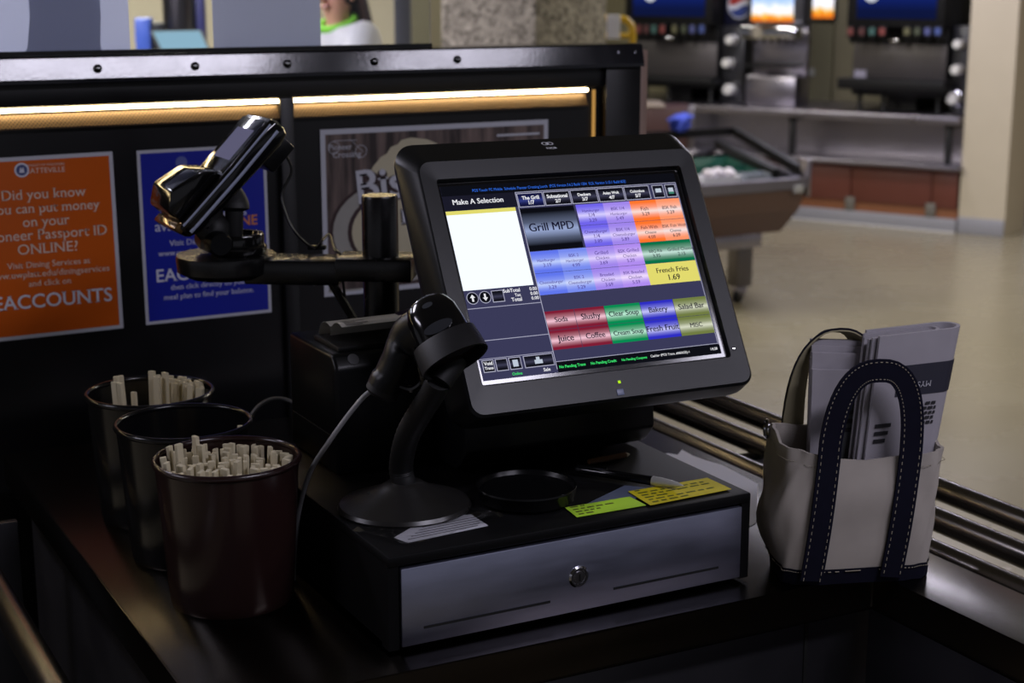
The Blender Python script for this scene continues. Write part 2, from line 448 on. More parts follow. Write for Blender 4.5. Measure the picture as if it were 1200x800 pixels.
def lit_strip(x0, x1, label, w):
    s = thing('light_strip', ((x0 + x1) / 2, WY - 0.01, 0.463), label, 'light strip', 'warm light strips on the partition')
    bm = new(); tube(bm, [(x0, WY - 0.0080, 0.4885), (x1, WY - 0.0080, 0.4885)], 0.0028, 10); obj('lamp_tube', bm, M_LED, s)
    bm = new()
    prism(bm, [(-0.0016, 0.4815), (-0.0135, 0.4625), (-0.0135, 0.4605), (-0.0005, 0.4605), (-0.0005, 0.4815)], 0, x1 - x0, basis((x0, WY, 0), (0, 1, 0), (0, 0, 1), (1, 0, 0)))
    obj('perforated_cover', bm, M_PERF, s, smooth=False)
lit_strip(PX0, 0.2755, 'warm lit perforated strip above the orange and blue posters', 20)
lit_strip(0.3005, 0.852, 'warm lit perforated strip above the brown dessert poster', 10)
s = thing('light_strip', (0.868, WY - 0.005, 0.38), 'thin upright warm light strip beside the black end post', 'light strip', 'warm light strips on the partition')
bm = new(); tube(bm, [(0.868, WY - 0.004, 0.30), (0.868, WY - 0.004, 0.488)], 0.003, 8); obj('lamp_tube', bm, emat('dim_warm_tube', (200, 150, 80), 0.8), s)

# glass above the rail
def thin_glass():
    m = bpy.data.materials.new('clear_glass'); m.use_nodes = True
    N = m.node_tree.nodes; L = m.node_tree.links; N.remove(N['Principled BSDF'])
    tr = N.new('ShaderNodeBsdfTransparent'); tr.inputs[0].default_value = (0.93, 0.95, 0.94, 1)
    gl = N.new('ShaderNodeBsdfGlossy'); gl.inputs['Roughness'].default_value = 0.03
    fr = N.new('ShaderNodeFresnel'); fr.inputs[0].default_value = 1.45
    ms = N.new('ShaderNodeMixShader'); L.new(fr.outputs[0], ms.inputs[0]); L.new(tr.outputs[0], ms.inputs[1]); L.new(gl.outputs[0], ms.inputs[2])
    L.new(ms.outputs[0], N['Material Output'].inputs['Surface']); return m
M_GLASS = thin_glass()
g = thing('sneeze_guard', (0.0, WY + 0.02, 0.568), 'clear glass screen standing on the black partition rail', 'glass screen')
bm = new(); box(bm, (PX0, WY + 0.018, 0.5676), (0.56, WY + 0.024, 1.02)); obj('glass_pane', bm, M_GLASS, g, smooth=False)
bm = new(); box(bm, (PX0, WY + 0.014, 0.5676), (0.56, WY + 0.0175, 0.574)); obj('glass_channel', bm, M_BLKG, g)

# sheets behind the glass
def sheet_x(px): return py(px, 40, WY + 0.03).x
M_SHEET = mat('backlit_paper', (222, 224, 236), 0.7, var=0.04, scale=10, trans=0.75)
M_GREYSH = mat('grey_printed_sheet', (196, 198, 212), 0.7, var=0.08, scale=12, stretch=(1, 1, 6), trans=0.6)
M_CARD = mat('pale_grey_card', (200, 202, 214), 0.7, var=0.03, scale=20, trans=0.7)
x1 = sheet_x(152)
bm = new()
box(bm, (x1 - 0.30, WY + 0.030, 0.5677), (x1, WY + 0.0306, 0.96)); tag(obj('paper_sheet', bm, M_SHEET), 'wide white backlit sheet behind the glass above the orange poster', 'paper')
xa, xb = sheet_x(36), sheet_x(112)
pl = [(xa - 0.012, 0.5695), (xb + 0.01, 0.5695)] + [(xb + 0.012 * math.sin(k * 0.9) * 0.5 + 0.006 * (1 - k / 7) - 0.004 * k / 7, 0.58 + 0.045 * k) for k in range(8)] + [(xa - 0.006 + 0.007 * math.sin(k * 1.1), 0.58 + 0.045 * k) for k in range(7, -1, -1)]
bm = new(); prism(bm, pl, 0, 0.0006, basis((0, WY + 0.0295, 0), (1, 0, 0), (0, 0, 1), (0, -1, 0)))
tag(obj('printed_sheet', bm, M_GREYSH), 'grey printed sheet taped over the white sheet behind the glass', 'paper')
xa, xb = sheet_x(250), sheet_x(376)
bm = new(); box(bm, (xa, WY + 0.030, 0.5677), (xb, WY + 0.0312, 0.85)); tag(obj('paper_card', bm, M_CARD), 'plain pale grey card behind the glass, beside the person', 'paper')

# ------------------------------------------------------------------ posters
PM = lambda x, z, roll=0.0, y=WY - 0.0022: basis((x, y, z), (math.cos(roll), 0, math.sin(roll)), (-math.sin(roll), 0, math.cos(roll)), (0, -1, 0))
M_PWHITE = mat('poster_white', (196, 198, 208), 0.35, var=0.03)
M_PORANGE = mat('poster_orange', (206, 92, 14), 0.3, var=0.06, scale=8)
M_PBLUE = mat('poster_blue', (30, 40, 160), 0.3, var=0.06, scale=8)
M_PTEXT = mat('poster_lettering', (222, 205, 190), 0.5)
M_PTEXTW = mat('poster_lettering_white', (214, 216, 230), 0.5)
M_PTORG = mat('poster_lettering_orange', (214, 130, 70), 0.5)
MPP = 0.001372           # metres per photo pixel on this wall
def poster(name, label, cx, cz, w, h, m, inset, roll=0.0):
    M = PM(cx, cz, roll)
    t = thing(name, (cx, WY, cz - h / 2), label, 'poster')
    bm = new(); box(bm, (-w / 2, -h / 2, -0.0018), (w / 2, h / 2, 0), M); obj('sheet', bm, M_PWHITE, t, smooth=False)
    flat('print', [(-w / 2 + inset, -h / 2 + inset), (w / 2 - inset, -h / 2 + inset), (w / 2 - inset, h / 2 - inset), (-w / 2 + inset, h / 2 - inset)], M, m, t, 0.0003)
    return t, M
def plines(t, cx, roll, lines, m, pxc):
    for (s, wpx, yb, kw) in lines:
        z = py(kw.pop('px', pxc), yb, WY - 0.0022).z
        mm = kw.pop('m', m); dx = kw.pop('dx', 0)
        letters(s, PM(cx + dx * MPP, z, roll), wpx * MPP, mm, t, lift=0.0007, serif=True, **kw)
r = math.radians(0.5)
t, M = poster('poster', 'orange poster reading Did you know, partly cut by the frame', -0.101, 0.280, 0.216, 0.279, M_PORANGE, 0.006, r)
plines(t, -0.101, 0, [('Did you know', 92, 232, {}), ('you can put money', 121, 248, {}), ('on your', 51, 264, {}), ('Pioneer Passport ID', 133, 279.5, {}),
    ('ONLINE?', 66, 296, {'height': 11.5 * MPP}), ('Visit Dining Services at', 92, 312, {}), ('www.uwplatt.edu/diningservices', 134, 323, {}), ('and click on', 47, 334, {}),
    ('EACCOUNTS', 131, 359, {'m': M_PTEXTW, 'bold': 0.012, 'dx': 3}), ('PLATTEVILLE', 46, 202, {'dx': 1}), ('UNIVERSITY OF WISCONSIN', 46, 194, {'dx': 1})], M_PTEXT, 55)
zc = py(25, 199, WY).z; xc = py(25, 199, WY).x
flat('seal', disc(8 * MPP), PM(xc, zc), M_PTEXTW, t, 0.0008); flat('seal_centre', disc(6 * MPP), PM(xc, zc), mat('seal_blue', (70, 80, 130), 0.5), t, 0.0011)
flat('seal_mark', [(-0.004, -0.004), (0.004, -0.004), (0.002, 0.005), (0, 0.001), (-0.002, 0.005)], PM(xc, zc), M_PTEXTW, t, 0.0014)
t, M = poster('poster', 'blue poster about account balances behind the card terminal', 0.149, 0.2815, 0.210, 0.277, M_PBLUE, 0.005, math.radians(0.2))
plines(t, 0.150, 0, [('Did you know', 88, 243, {}), ('your balance is', 98, 255, {}), ('available', 56, 267, {'dx': -33}), ('ONLINE', 60, 267, {'dx': 32, 'm': M_PTORG, 'bold': 0.015}), ('Visit Dining Services at', 91, 285, {}),
    ('www.uwplatt.edu/diningservices', 118, 296, {}), ('EACCOUNTS', 124, 325.5, {'bold': 0.012}), ('then click directly on your', 93, 336, {}), ('meal plan to find your balance.', 109, 347, {})], M_PTEXTW, 240)
pc = py(212, 190, WY)
flat('seal', disc(7 * MPP), PM(pc.x, pc.z), mat('seal_grey', (90, 100, 170), 0.5), t, 0.0008)
# dessert poster
def planks():
    m = bpy.data.materials.new('poster_plank_print'); m.use_nodes = True
    N = m.node_tree.nodes; L = m.node_tree.links; b = N['Principled BSDF']; b.inputs['Roughness'].default_value = 0.3
    tc = N.new('ShaderNodeTexCoord'); mp = N.new('ShaderNodeMapping'); mp.inputs['Scale'].default_value = (26, 1, 2.2); L.new(tc.outputs['Object'], mp.inputs[0])
    n = N.new('ShaderNodeTexNoise'); n.inputs['Scale'].default_value = 2.6; n.inputs['Detail'].default_value = 6; L.new(mp.outputs[0], n.inputs['Vector'])
    cr = N.new('ShaderNodeValToRGB'); cr.color_ramp.elements[0].position = 0.36; cr.color_ramp.elements[0].color = lin((52, 44, 44)); cr.color_ramp.elements[1].position = 0.68; cr.color_ramp.elements[1].color = lin((128, 110, 104))
    L.new(n.outputs['Fac'], cr.inputs[0]); L.new(cr.outputs[0], b.inputs['Base Color']); return m
W3, H3 = 0.428, 0.279
CX3, CZ3 = 0.562, 0.2995
t, M = poster('poster', 'wide brown dessert poster with white border behind the monitor', CX3, CZ3, W3, H3, planks(), 0.0085)
def q3(x, y):
    P = py(x, y, WY - 0.0022); return (P.x - CX3, P.z - CZ3)
M_CREAM = mat('print_cream', (196, 188, 160), 0.4, var=0.15, scale=25)
M_CREAM2 = mat('print_bowl_grey', (160, 158, 152), 0.4, var=0.12, scale=25)
M_PBRN = mat('print_brown', (58, 40, 42), 0.4)
swirl = [q3(*p) for p in [(432, 205), (437, 195), (446, 184), (453, 180), (458, 172), (466, 169), (470, 164), (482, 161), (500, 163), (512, 168), (524, 180), (536, 192), (548, 215), (548, 300), (432, 300)]]
flat('swirl_picture', swirl, M, M_CREAM, t, 0.0006)
def ell(cx, cy, rx, ry, n=36):
    return [q3(cx + rx * math.cos(2 * PI * k / n), cy + ry * math.sin(2 * PI * k / n)) for k in range(n)]
flat('bowl_picture', ell(462, 272, 76, 62), M, M_PBRN, t, 0.0008)
flat('bowl_picture', ell(463, 272, 73, 59), M, M_CREAM2, t, 0.0010)
flat('bowl_picture', ell(470, 272, 63, 49), M, M_PBRN, t, 0.0012)
flat('bowl_picture', ell(472, 272, 60, 46), M, M_CREAM, t, 0.0014)
for dz, m_, bo in ((0.0017, M_PBRN, 0.075), (0.0021, M_PWHITE, 0.02)):
    P = py(420, 238, WY - 0.0022); letters('Bis', PM(P.x, P.z, 0.09), 62 * MPP, m_, t, align='L', serif=True, bold=bo, lift=dz)
    P = py(470, 262, WY - 0.0022); letters('mo', PM(P.x, P.z, 0.09), 48 * MPP, m_, t, align='L', serif=True, bold=bo * 0.7, lift=dz)
P = py(385, 176, WY - 0.0022); letters('Pioneer', PM(P.x, P.z), 30 * MPP, M_PWHITE, t, align='L', serif=True, lift=0.0007)
P = py(390, 185, WY - 0.0022); letters('Crossing', PM(P.x, P.z), 37 * MPP, M_PWHITE, t, align='L', serif=True, lift=0.0007)
for (cx, cy) in ((391, 173), (423, 177)):
    bm = new(); P = py(cx, cy, WY - 0.0022)
    n = 26; R = [[PM(P.x, P.z) @ Vector((rr * MPP * math.cos(2 * PI * k / n), rr * MPP * math.sin(2 * PI * k / n), 0.0006)) for k in range(n)] for rr in (7.6, 7.0)]
    loft(bm, R, cap=False); obj('logo_ring', bm, M_PWHITE, t, smooth=False)
for (a, b) in (((391, 165), (418, 164)), ((410, 163), (426, 178))):
    A, B = py(*a, WY - 0.003), py(*b, WY - 0.003)
    bm = new(); tube(bm, [A, B], 0.0004, 4); obj('logo_line', bm, M_PWHITE, t, smooth=False)
A = q3(582, 160); B = q3(632, 158)
flat('print_bar', [(A[0], A[1] - 0.0), (B[0], A[1] - 0.0), (B[0], A[1] + 0.004), (A[0], A[1] + 0.004)], M, M_PWHITE, t, 0.0007)
A = q3(385, 341)
flat('print_bar', [(A[0], A[1] - 0.003), (A[0] + 0.06, A[1] - 0.003), (A[0] + 0.06, A[1]), (A[0], A[1])], M, M_CREAM2, t, 0.0007)

# ================================================================== CASH DRAWER
DW, DD, DH = 0.4526, 0.432, 0.107
t = thing('cash_drawer', (DW / 2, DD / 2, 0), 'black cash drawer with brushed steel front and centre lock', 'cash drawer')
M_DRB = mat('drawer_black_paint', (11, 11, 12), 0.5, spec=0.15, var=0.2, scale=25, bump=0.25, bscale=500)
bm = new()
box(bm, (0, 0.0, DH - 0.012), (DW, DD, DH), bev=0.0025)
box(bm, (0, 0.002, 0.004), (0.012, DD, DH - 0.011)); box(bm, (DW - 0.012, 0.002, 0.004), (DW, DD, DH - 0.011))
box(bm, (0, 0.02, 0.004), (DW, DD, 0.009)); box(bm, (0, DD - 0.006, 0.004), (DW, DD, DH - 0.005))
obj('case', bm, M_DRB, t)
bm = new(); box(bm, (0.0135, -0.0015, 0.007), (DW - 0.0135, 0.016, DH - 0.0145), bev=0.0012); fr = obj('drawer_front', bm, M_DRAW, t)
for (x0, x1) in ((0.038, 0.188), (0.268, 0.408)):
    bm = new(); box(bm, (x0, -0.0022, 0.0235), (x1, 0.0, 0.0262)); obj('media_slot', bm, M_DARK, fr)
bm = new(); lathe(bm, [(0.0125, -0.002), (0.0125, 0.0005), (0.0105, 0.0022), (0.0088, 0.0022), (0.0082, 0.0008), (0.0, 0.0008)], at((0.2235, -0.0015, 0.047), rx=PI / 2), 28); lk = obj('lock', bm, M_CHROME, fr)
bm = new(); lathe(bm, [(0.0062, -0.001), (0.0062, 0.0018), (0.0, 0.002)], at((0.2235, -0.0023, 0.047), rx=PI / 2), 20)
obj('lock_core', bm, M_STEEL, lk)
bm = new(); box(bm, (0.2227, -0.0055, 0.043), (0.2243, -0.004, 0.051)); obj('keyhole', bm, M_DARK, lk)
for (x, y) in ((0.03, 0.03), (DW - 0.03, 0.03), (0.03, DD - 0.03), (DW - 0.03, DD - 0.03)):
    bm = new(); lathe(bm, [(0.009, 0.0), (0.009, 0.005)], Matrix.Translation((x, y, 0)), 14); obj('foot', bm, M_BLKM, t)

# ================================================================== POINT OF SALE TERMINAL
SCN = Vector((0.304, 0.131, 0.355)); syaw, stilt = -0.039, 0.529
EX = Vector((math.cos(syaw), math.sin(syaw), 0)); N0 = Vector((math.sin(syaw), -math.cos(syaw), 0))
EY = (Vector((0, 0, 1)) * math.cos(stilt) - N0 * math.sin(stilt)); EN = EX.cross(EY)
SM = basis(SCN, EX, EY, EN)                       # local x right, y up the screen, z out of the screen
t = thing('pos_terminal', (0.31, 0.25, DH), 'tilted black touchscreen register showing coloured menu buttons', 'register')
def rr_ring(x0, x1, y0, y1, r, z, n=6):
    return [SM @ Vector((x, y, z)) for x, y in rrect(x1 - x0, y1 - y0, r, n, (x0 + x1) / 2, (y0 + y1) / 2)]
mm = 0.001
bm = new()
loft(bm, [rr_ring(-146 * mm, 150 * mm, -120 * mm, 134 * mm, 0.02, -0.075), rr_ring(-176 * mm, 180 * mm, -150 * mm, 165 * mm, 0.022, -0.05),
          rr_ring(-187 * mm, 191 * mm, -157 * mm, 176 * mm, 0.024, -0.034), rr_ring(-188 * mm, 192 * mm, -158 * mm, 177 * mm, 0.024, -0.024),
          rr_ring(-178 * mm, 182 * mm, -156 * mm, 145 * mm, 0.016, 0.004), rr_ring(-175 * mm, 179 * mm, -153 * mm, 142 * mm, 0.014, 0.0065),
          rr_ring(-157 * mm, 160 * mm, -121.5 * mm, 121 * mm, 0.004, 0.0055), rr_ring(-155 * mm, 158 * mm, -119 * mm, 118 * mm, 0.003, -0.001)])
obj('housing', bm, M_BLK, t, ang=30)
bm = new(); box(bm, (-0.1545, -0.1185, -0.004), (0.1575, 0.1175, -0.0008), SM); scr = obj('screen', bm, mat('screen_glass', (8, 8, 10), 0.12), t, smooth=False)
AW, AH = 0.304, 0.228
def su(u, v): return ((u - 0.5) * AW, (0.5 - v) * AH)
def tile(u0, v0, u1, v1, m, z, name='button', parent=None):
    a = su(u0, v1); b = su(u1, v0)
    bm = new(); quad(bm, [SM @ Vector((a[0], a[1], z)), SM @ Vector((b[0], a[1], z)), SM @ Vector((b[0], b[1], z)), SM @ Vector((a[0], b[1], z))])
    me = bpy.data.meshes.new(name); bm.to_mesh(me); bm.free(); me.materials.append(m)
    o = bpy.data.objects.new(name, me); COL.objects.link(o); setpar(o, parent or scr); return o
def stext(s, u, v, wu, m, align='C', bold=0.0, h=None, z=0.0006, dbl=0.0):
    x, y = su(u, v)
    return letters(s, SM @ Matrix.Translation((x, y, 0)), wu * AW, m, scr, align=align, bold=bold, lift=z, height=h, dbl=dbl)
E_BG = emat('scr_slate', (58, 58, 88), 1.0); E_BLK = emat('scr_black', (14, 15, 22), 1.0)
E_LINE = emat('scr_line', (168, 168, 190), 1.0); E_TXT = emat('scr_text', (235, 235, 240), 1.0)
E_INK = emat('scr_ink', (18, 16, 40), 1.0); E_INKP = emat('scr_ink_violet', (74, 52, 140), 1.0)
E_BLUE = emat('scr_bluetext', (50, 110, 230), 1.0); E_GRN = emat('scr_greentext', (60, 220, 110), 1.0)
tile(0, 0, 1, 1, E_BG, -0.0004, 'display'); tile(0, 0, 1, 0.052, E_BLK, -0.0002, 'display_bar'); tile(0, 0.052, 0.296, 0.13, emat('scr_dusk', (26, 26, 40), 1.0), -0.0002, 'display_bar')
tile(0.299, 0.948, 1, 1, E_BLK, -0.0002, 'display_bar')
stext('POS Touch: PC Mobile  Schedule: Pioneer Crossing Lunch  (POS Version 3.6.2 Build 1304  SCIL Version 3.13.1 Build 603)', 0.45, 0.038, 0.65, E_BLUE, h=0.0034)
stext('Make A Selection', 0.138, 0.100, 0.205, E_TXT, dbl=0.04)
tile(0.0, 0.132, 0.283, 0.152, emat('scr_yellow', (226, 218, 110), 1.0), 0.0, 'list_stripe')
tile(0.0, 0.152, 0.283, 0.545, emat('scr_white', (240, 248, 255), 1.1), 0.0, 'order_list')
tile(0.2955, 0.052, 0.2985, 0.985, E_LINE, 0.0001, 'divider'); tile(0.2985, 0.052, 0.995, 0.055, E_LINE, 0.0001, 'divider'); tile(0.993, 0.052, 0.9955, 0.95, E_LINE, 0.0001, 'divider')
tile(0.0, 0.637, 0.296, 0.6405, E_LINE, 0.0001, 'divider'); tile(0.0, 0.802, 0.296, 0.8055, E_LINE, 0.0001, 'divider'); tile(0.299, 0.945, 0.995, 0.948, E_LINE, 0.0001, 'divider'); tile(0.0, 0.893, 0.296, 0.896, E_LINE, 0.0001, 'divider')
E_TAB = emat('scr_tab', (16, 16, 24), 1.0, (60, 60, 82)); E_TABS = emat('scr_tab_on', (18, 20, 60), 1.0, (50, 60, 130))
for k, (a, b, s, s2) in enumerate([(0.303, 0.405, 'The Grill', '1/7'), (0.414, 0.519, 'Subsational', '2/7'), (0.528, 0.636, 'Deckers', '3/7'), (0.645, 0.753, 'Asian Wok', '4/7'), (0.762, 0.868, 'Columbos', '5/7')]):
    tile(a - 0.003, 0.060, b + 0.003, 0.136, E_LINE, 0.0001, 'tab_edge'); tile(a, 0.064, b, 0.132, E_TABS if k == 0 else E_TAB, 0.0002, 'tab')
    stext(s, (a + b) / 2, 0.096, 0.008 * len(s), E_TXT, bold=0.03); stext(s2, (a + b) / 2, 0.122, 0.025, E_TXT, bold=0.03)
E_IC = emat('scr_icon', (190, 200, 215), 1.0); E_ICG = emat('scr_icon_green', (60, 130, 110), 1.0)
for a, b in ((0.884, 0.935), (0.942, 0.990)):
    tile(a, 0.062, b, 0.134, E_LINE, 0.0001, 'tab_edge'); tile(a + 0.003, 0.066, b - 0.003, 0.130, E_TAB, 0.0002, 'tab'); tile(a + 0.013, 0.082, b - 0.013, 0.104, E_IC, 0.0004, 'icon')
tile(0.955, 0.104, 0.977, 0.116, E_ICG, 0.0004, 'icon')
tile(0.2995, 0.143, 0.5255, 0.3715, emat('scr_grill', (12, 13, 20), 1.0, (150, 165, 205)), 0.0002); stext('Grill MPD', 0.4125, 0.268, 0.188, E_INK, dbl=0.035)
G = {k: emat('scr_' + k, a, 1.0, b) for k, a, b in [
    ('violet', (112, 100, 235), (214, 206, 255)), ('lilac', (160, 134, 236), (224, 208, 255)), ('orange', (255, 118, 44), (250, 222, 214)), ('peach', (255, 150, 104), (246, 226, 224)),
    ('blue', (96, 118, 238), (190, 206, 252)), ('sky', (120, 140, 240), (206, 216, 252)), ('pink', (176, 140, 240), (240, 220, 255)), ('green', (8, 112, 72), (196, 226, 216)),
    ('yellow', (236, 238, 96), (252, 252, 226)), ('red', (128, 28, 52), (244, 196, 212)), ('grn', (6, 140, 82), (190, 236, 214)), ('roy', (46, 46, 196), (196, 196, 250)), ('olive', (112, 124, 66), (214, 218, 196))]}
CU = [0.2985, 0.415, 0.5345, 0.652, 0.769, 0.886, 0.992]; RV = [0.141, 0.256, 0.373, 0.490, 0.604]
items = {(0, 2): ('violet', ['Hamburger', '1/4', '3.29']), (0, 3): ('lilac', ['BSK 1/4', 'Hamburger', '5.49']), (0, 4): ('orange', ['Fish', '3.29']), (0, 5): ('peach', ['BSK Fish', '5.29']),
         (1, 2): ('violet', ['Cheeseburger', '1/4', '3.89']), (1, 3): ('lilac', ['BSK 1/4', 'Cheeseburger', '5.89']), (1, 4): ('orange', ['Fish With', 'Cheese', '4.09']), (1, 5): ('peach', ['BSK Fish With', 'Cheese', '6.09']),
         (2, 0): ('blue', ['Hamburger', '3.19']), (2, 1): ('sky', ['BSK 2', 'Hamburger', '4.99']), (2, 2): ('lilac', ['Grilled', 'Chicken', '3.69']), (2, 3): ('pink', ['BSK Grilled', 'Chicken', '5.59']), (2, 4): ('green', ['BBQ Rib', '3.95']), (2, 5): ('green', ['Grilled Cheese', '2.15']),
         (3, 0): ('blue', ['Cheeseburger', '3.29']), (3, 1): ('sky', ['BSK 2', 'Cheeseburger', '5.29']), (3, 2): ('lilac', ['Breaded', 'Chicken', '3.69']), (3, 3): ('pink', ['BSK Breaded', 'Chicken', '5.59'])}
for (r_, c_), (m_, ls) in items.items():
    tile(CU[c_], RV[r_] + 0.001, CU[c_ + 1], RV[r_ + 1] - 0.001, G[m_], 0.0002)
    for k, s in enumerate(ls):
        stext(s, (CU[c_] + CU[c_ + 1]) / 2, RV[r_] + 0.058 + 0.027 * (k - (len(ls) - 2) / 2), 0.0082 * len(s), E_INK if m_ in ('green', 'orange', 'peach') else E_INKP)
tile(CU[4], RV[3] + 0.001, CU[6], RV[4] - 0.001, G['yellow'], 0.0002); stext('French Fries', 0.88, 0.543, 0.142, E_INK, dbl=0.035); stext('1.69', 0.88, 0.586, 0.05, E_INK, dbl=0.035)
CL = [0.2985, 0.4205, 0.547, 0.701, 0.846, 0.995]; RL = [0.688, 0.788, 0.889]
for c_, (m_, a, b) in enumerate([('red', 'Soda', 'Juice'), ('red', 'Slushy', 'Coffee'), ('grn', 'Clear Soup', 'Cream Soup'), ('roy', 'Bakery', 'Fresh Fruit'), ('olive', 'Salad Bar', 'MISC')]):
    for r_, s in enumerate((a, b)):
        tile(CL[c_] + 0.001, RL[r_] + 0.001, CL[c_ + 1] - 0.001, RL[r_ + 1] - 0.001, G[m_], 0.0002)
        stext(s, (CL[c_] + CL[c_ + 1]) / 2, RL[r_] + 0.060, 0.0135 * len(s) * (0.95 if len(s) > 6 else 1), E_INK, dbl=0.04)
for cu_, d in ((0.029, 1), (0.079, -1)):
    x, y = su(cu_, 0.586)
    flat('arrow_button', disc(0.0072), SM @ Matrix.Translation((x, y, 0)), E_LINE, scr, 0.0001); flat('arrow_button', disc(0.0064), SM @ Matrix.Translation((x, y, 0)), E_BLK, scr, 0.0003)
    flat('arrow', [(a * 0.0045, b * 0.0045 * d) for a, b in ((-0.25, -0.9), (0.25, -0.9), (0.25, 0.1), (0.7, 0.1), (0, 0.95), (-0.7, 0.1), (-0.25, 0.1))][::d], SM @ Matrix.Translation((x, y, 0)), E_TXT, scr, 0.0005)
tile(0.106, 0.556, 0.155, 0.617, E_LINE, 0.0001, 'button'); tile(0.109, 0.560, 0.152, 0.613, E_TAB, 0.0003, 'button')
for k, s in enumerate(('SubTotal', 'Tax', 'Total')):
    stext(s, 0.222, 0.573 + 0.024 * k, 0.0085 * len(s), E_TXT, align='R', bold=0.02); stext('0.00', 0.291, 0.573 + 0.024 * k, 0.03, E_TXT, align='R', bold=0.02)
for a, b in ((0.008, 0.055), (0.060, 0.108), (0.113, 0.162), (0.172, 0.292)):
    tile(a, 0.900, b, 0.962, E_LINE, 0.0001, 'button'); tile(a + 0.003, 0.904, b - 0.003, 0.958, E_TAB, 0.0003, 'button')
stext('Void', 0.031, 0.926, 0.034, E_TXT, bold=0.03); stext('Trans', 0.031, 0.948, 0.034, E_TXT, bold=0.03)
tile(0.127, 0.914, 0.148, 0.948, E_IC, 0.0005, 'icon'); tile(0.214, 0.926, 0.246, 0.946, E_IC, 0.0005, 'icon'); tile(0.222, 0.912, 0.236, 0.926, E_IC, 0.0005, 'icon')
stext('Online', 0.135, 0.990, 0.04, E_GRN, bold=0.02); stext('Sale', 0.255, 0.988, 0.028, E_TXT, bold=0.02)
for u, s in ((0.36, 'No Pending Trans'), (0.49, 'No Pending Credit'), (0.62, 'No Pending Coupons')): stext(s, u, 0.982, 0.108, E_GRN, bold=0.03)
stext('Cashier (POS Trans. #060635)-1', 0.775, 0.980, 0.17, E_TXT, bold=0.01); stext('14:38', 0.97, 0.980, 0.03, E_TXT, bold=0.01)
# maker's mark, lamp and button on the housing
def chamfer(y):            # point on the upper chamfer of the housing
    k = (y - 0.145) / (0.177 - 0.145); return 0.004 - 0.028 * k
ct = (Vector((0, 0.032, -0.028))).normalized()
CM = SM @ basis((0.002, 0.162, chamfer(0.162)), (1, 0, 0), tuple(ct), tuple(Vector((1, 0, 0)).cross(ct)))
M_LOGO = mat('logo_silver', (205, 207, 212), 0.5)
letters('NCR', CM @ Matrix.Translation((0, -0.0095, 0)), 0.014, M_LOGO, t, bold=0.02, lift=0.0005, name='maker_mark')
for (dx, rr) in ((-0.0032, 0.0042), (0.0032, 0.0042), (0.0, 0.0022)):
    bm = new(); n = 24
    loft(bm, [[CM @ Vector((dx + r_ * math.cos(2 * PI * k / n), 0.0055 + r_ * math.sin(2 * PI * k / n), 0.0005)) for k in range(n)] for r_ in (rr, rr - 0.0011)], cap=False); obj('maker_emblem', bm, M_LOGO, t, smooth=False)
bm = new(); box(bm, (0.0055, -0.1365, 0.005), (0.0085, -0.1335, 0.0068), SM); obj('status_lamp', bm, emat('status_green', (170, 220, 30), 1.2), t)
bm = new(); box(bm, (0.0005, -0.1505, 0.005), (0.0095, -0.1430, 0.0072), SM, 0.0006); obj('power_button', bm, mat('power_button_grey', (105, 112, 140), 0.4), t)
bm = new(); lathe(bm, [(0.0022, 0), (0.0022, 0.0012), (0.0, 0.0016)], SM @ Matrix.Translation((0.166, -0.112, 0.0055)), 14); obj('bezel_stud', bm, M_CHROME, t)
# stand: wedge-shaped base unit and neck
bm = new()
prism(bm, [(0.196, DH + 0.03), (0.212, DH + 0.012), (0.225, DH + 0.004), (0.40, DH + 0.004), (0.40, 0.27), (0.30, 0.30), (0.205, 0.275)], 0.185, 0.448, basis((0, 0, 0), (0, 1, 0), (0, 0, 1), (1, 0, 0)))
bmesh.ops.bevel(bm, geom=bm.edges[:], offset=0.004, segments=2, profile=0.5, affect='EDGES')
obj('base_unit', bm, M_BLK, t)
bm = new(); box(bm, (0.23, 0.24, DH), (0.405, 0.385, DH + 0.006)); obj('foot_pad', bm, M_BLKM, t)
bm = new(); tube(bm, [SM @ Vector((0.0, -0.03, -0.07)), Vector((0.305, 0.30, 0.285))], 0.035, 18); obj('tilt_neck', bm, M_BLKM, t)

# ================================================================== RECEIPT PRINTER (stands on the drawer behind the scanner)
t = thing('receipt_printer', (0.125, 0.36, DH), 'boxy black receipt printer with curled receipts coming out of it', 'printer')
PXA, PXB, PYA, PYB, PZT = 0.057, 0.183, 0.277, 0.431, 0.252
bm = new()
prism(bm, [(PYA, DH), (PYB, DH), (PYB, PZT), (PYA + 0.012, PZT), (PYA, PZT - 0.016)], PXA, PXB, basis((0, 0, 0), (0, 1, 0), (0, 0, 1), (1, 0, 0)))
bmesh.ops.bevel(bm, geom=bm.edges[:], offset=0.005, segments=3, profile=0.5, affect='EDGES'); obj('body', bm, M_BLK, t)
bm = new(); box(bm, (PXA + 0.012, PYA + 0.02, PZT - 0.001), (PXB - 0.012, PYB - 0.055, PZT + 0.006), bev=0.002); obj('cover', bm, M_BLKM, t)
bm = new(); box(bm, (PXA + 0.018, PYB - 0.05, PZT), (PXB - 0.018, PYB - 0.044, PZT + 0.0012)); obj('paper_slot', bm, M_DARK, t)
bm = new(); box(bm, (PXA - 0.0004, PYA + 0.004, DH + 0.045), (PXB + 0.0004, PYB - 0.004, DH + 0.0462)); obj('case_seam', bm, M_DARK, t)
bm = new(); lathe(bm, [(0.007, 0), (0.007, 0.0012), (0.0, 0.0014)], at((PXA + 0.025, PYA + 0.0065, PZT - 0.007), rx=math.radians(53)), 18); obj('feed_button', bm, mat('feed_button_grey', (70, 70, 72), 0.4), t)
M_RCPT = mat('receipt_paper', (200, 196, 186), 0.6, var=0.05, trans=0.1)
